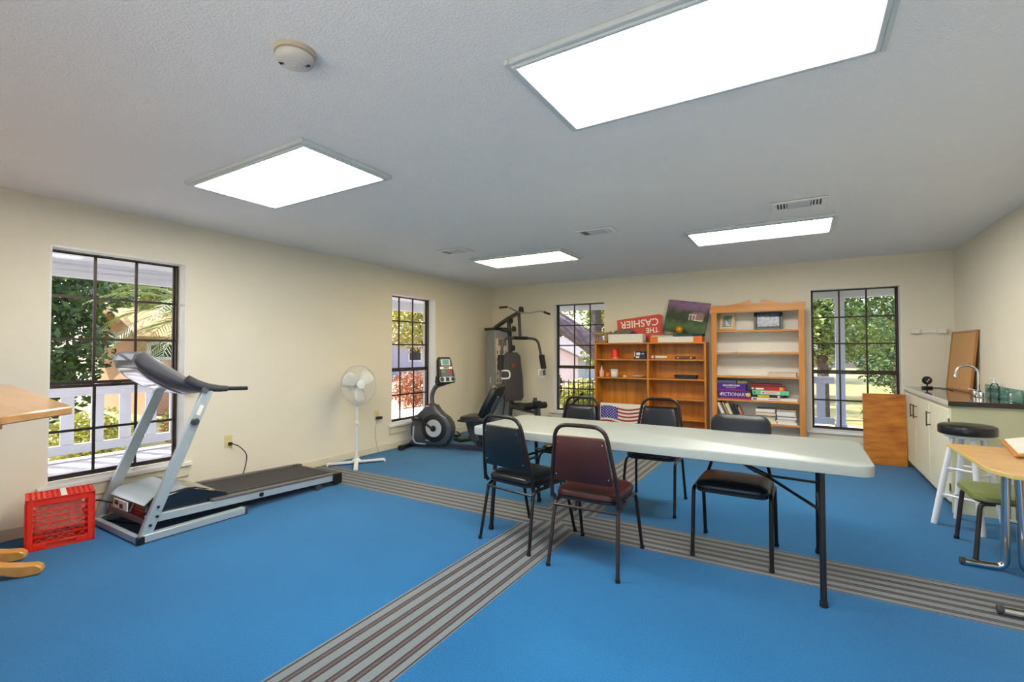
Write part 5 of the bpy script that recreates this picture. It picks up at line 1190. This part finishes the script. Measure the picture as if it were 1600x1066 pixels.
def house(name, label, loc, rz, w, d, h, wallm, roofm, wins, gable=True, pitch=.45):
    o = thing(name, label, 'house', (loc[0], loc[1], GZ), rz)
    B((-w / 2, -d / 2, 0), (w / 2, d / 2, h)).build('walls', wallm, o, smooth=False)
    e = .35; rz_ = h + pitch * d / 2
    MB().prism([(-d / 2 - e, h - pitch * e), (0, rz_), (d / 2 + e, h - pitch * e), (d / 2 + e, h - pitch * e + .12), (0, rz_ + .14), (-d / 2 - e, h - pitch * e + .12)], -w / 2 - e, w / 2 + e, 'yz').build('roof', roofm, o, smooth=False)
    MB().prism([(-d / 2, h), (d / 2, h), (0, rz_)], -w / 2, w / 2, 'yz').build('gable', wallm, o, smooth=False)
    for (face, u, z, ww, hh, arch) in wins:
        def pl(pts, a, b, nm, m, p):
            if face == 'front': return MB().prism(pts, -d / 2 - a, -d / 2 - b, 'xz').build(nm, m, p, smooth=False)
            return MB().prism(pts, (w / 2 + b) if face == 'right' else (-w / 2 - b), (w / 2 + a) if face == 'right' else (-w / 2 - a), 'yz').build(nm, m, p, smooth=False)
        t = .09
        fo = pl([(u - ww / 2 - t, z - t), (u + ww / 2 + t, z - t), (u + ww / 2 + t, z + hh + t), (u, z + hh + t + arch), (u - ww / 2 - t, z + hh + t)], .04, .001, 'window_frame', M_extwhite, o)
        pl([(u - ww / 2, z), (u + ww / 2, z), (u + ww / 2, z + hh), (u, z + hh + arch), (u - ww / 2, z + hh)], .05, .041, 'pane', mat('dark_window_pane', (44, 44, 52), .15, var=.1), fo)
    return o
M_peach = mat('peach_stucco', (222, 168, 132), .8, var=.04); M_greyroof = mat('grey_shingle', (132, 126, 124), .9, var=.1, vscale=6); M_tanroof = mat('tan_shingle', (176, 140, 88), .9, var=.12, vscale=6)
house('peach_house', 'peach stucco house with a dark arched window beyond the palm', (-16.9, 10.1), 90 + 1, 8.4, 3.0, 2.2, M_peach, M_tanroof, [('front', -3.80, 1.60, .62, .30, .10), ('front', .5, 1.0, 1.1, .8, .1), ('front', 2.8, 1.0, 1.1, .8, .1)])
# window 2 view
tree('yellow green tree beyond the corner window', (-11.5, 13.2), 4.6, 1.9, 8000, .08, L_yel, 6, low=.45)
tree('grey trunked tree leaning past the corner window', (-13.0, 16.5), 6.0, 2.4, 7000, .10, L_mid, 7, .18, .5, (1.2, .4))
bush('rusty brown bush beyond the corner window', (-10.2, 11.0), (.8, 1.0, .62), 4200, .05, L_brown, 30)
bush('low rusty bush next to the brown bush', (-9.4, 13.3), (.7, .9, .45), 3600, .045, L_brown, 31)
house('grey_house', 'pale grey house with a shingled roof far beyond the corner window', (-24.5, 21.5), 60, 8, 6, 2.6, mat('pale_blue_siding', (176, 184, 198), .7, var=.03), M_greyroof, [('front', 2.6, 1.2, .7, .8, 0)])
struct(B((-7, -7.5, GZ), (4, YF - WT - .02, GZ + .40)).build('patio', mat('added_patio_concrete', (206, 200, 190), .85, var=.05, vscale=2)))  # unseen slab, added to bounce sun through the door onto the ceiling
st2 = MB().box((-40, 8, GZ), (-9.0, 34, GZ + .006)); struct(st2.build('leaf_litter', mat('fallen_leaf_ground', (150, 104, 84), .95, c2=(206, 176, 150), vscale=5, bump=.6, bscale=18)))
# window 3 view
tree('leafy green oak behind the leaning mauve trunk', (-8.0, 21.8), 6.0, 1.9, 8000, .10, L_mid, 8, .24, .2, (.4, .3), 'oak_tree')
ob = thing('oak_limb', 'thick mauve brown oak trunk leaning across the back window', 'tree', (-4.5, 14.8, GZ))
MB().tube([(0, 0, 0), (-.45, 0, 1.1), (-1.25, -.1, 1.95), (-2.5, -.3, 2.8), (-4.0, -.4, 3.5)], [.44, .40, .34, .30, .2], 12).build('trunk', mat('mauve_bark', (112, 96, 98), .9, var=.2, vscale=7, bump=.6, bscale=22), ob)
MB().tube([(-1.2, -.1, 1.9), (-1.3, .1, 3.2), (-.9, .2, 5.0)], [.22, .18, .12], 10).build('branch', M_bark, ob)
fol('foliage', ob, random.Random(9), [((-1.0, 0, 5.2), (1.6, 1.6, 1.0)), ((-3.6, 0, 4.8), (1.5, 1.5, .9)), ((.6, .2, 4.6), (1.3, 1.3, 1.0)), ((1.0, .6, 2.6), (.9, .9, .8)), ((-.9, .9, 3.1), (.8, .6, .6)), ((-2.5, 1.0, 3.5), (.9, .6, .6))], 9000, .085, L_yel)
house('white_house', 'white gabled house with grey roof seen through the back window', (-13.2, 26.5), 100, 7, 5.0, 1.45, mat('white_siding', (214, 216, 226), .7, var=.02), M_greyroof, [('front', -1.2, .6, .8, .7, 0), ('left', .9, .7, .7, .6, 0), ('left', -1.0, .7, .7, .6, 0), ('front', 1.5, .6, .8, .7, 0)])
bush('yellow green bush low beneath the back window', (-5.2, 12.0), (.75, .6, .55), 4000, .045, L_yel, 32)
bush('dark leafy bush in front of the white house', (-6.7, 12.4), (.7, .7, .8), 4200, .06, L_dark, 33)
fe = thing('iron_fence', 'thin black iron fence beyond the porch at the back window', 'fence', (-5.0, 11.3, GZ))
for z in (.25, .95): B((-1.6, -.012, z), (1.6, .012, z + .025)).build('rail', M_black, fe)
br = None
for i in range(25):
    if br is None: br = B((-.008, -.008, 0), (.008, .008, 1.02)).build('bar', M_black, fe); br.location = (-1.6 + i * .133, 0, 0)
    else: dup(br, fe, (-1.6 + i * .133, 0, 0))
# window 4 view
tree('bushy green tree behind the porch post', (.5, 14.6), 4.6, 1.5, 9000, .075, L_mid, 10, .12, .25)
tree('dense dark tree beside the porch post', (2.7, 19.3), 5.6, 2.0, 8500, .085, L_dark, 11, .14, .22)
tree('far green tree between the back windows', (-2.0, 20.0), 6.5, 2.6, 8000, .11, L_mid, 12, .16, .25)
bush('low fern like bush under the tree at the porch post', (1.9, 14.0), (.7, .5, .35), 2500, .045, L_dark, 34)
pth = MB().box((-1.0, 12.6, GZ), (7, 13.6, GZ + .008)); struct(pth.build('garden_path', mat('pale_path', (206, 180, 152), .9, var=.08, vscale=4)))  # pale base colour with slight random variation
for i, (x, y, r, lab) in enumerate(((-33, 30, 3.2, 'tall dark tree behind the pale grey house'), (-4, 32, 4.0, 'tall dark tree straight behind the oak limb and back lawn'), (5, 28, 3.5, 'tall dark tree behind the trees at the porch post'), (-32, 12, 4.0, 'tall dark tree far behind the peach house'), (-27, -2, 4, 'tall dark tree far behind the porch railing bushes'), (-17, 32, 3.6, 'tall dark tree behind the white gabled house'))):
    tree(lab, (x, y), 9.5, r, 5200, .24, L_dark, 40 + i, .25, .12, group='background trees')
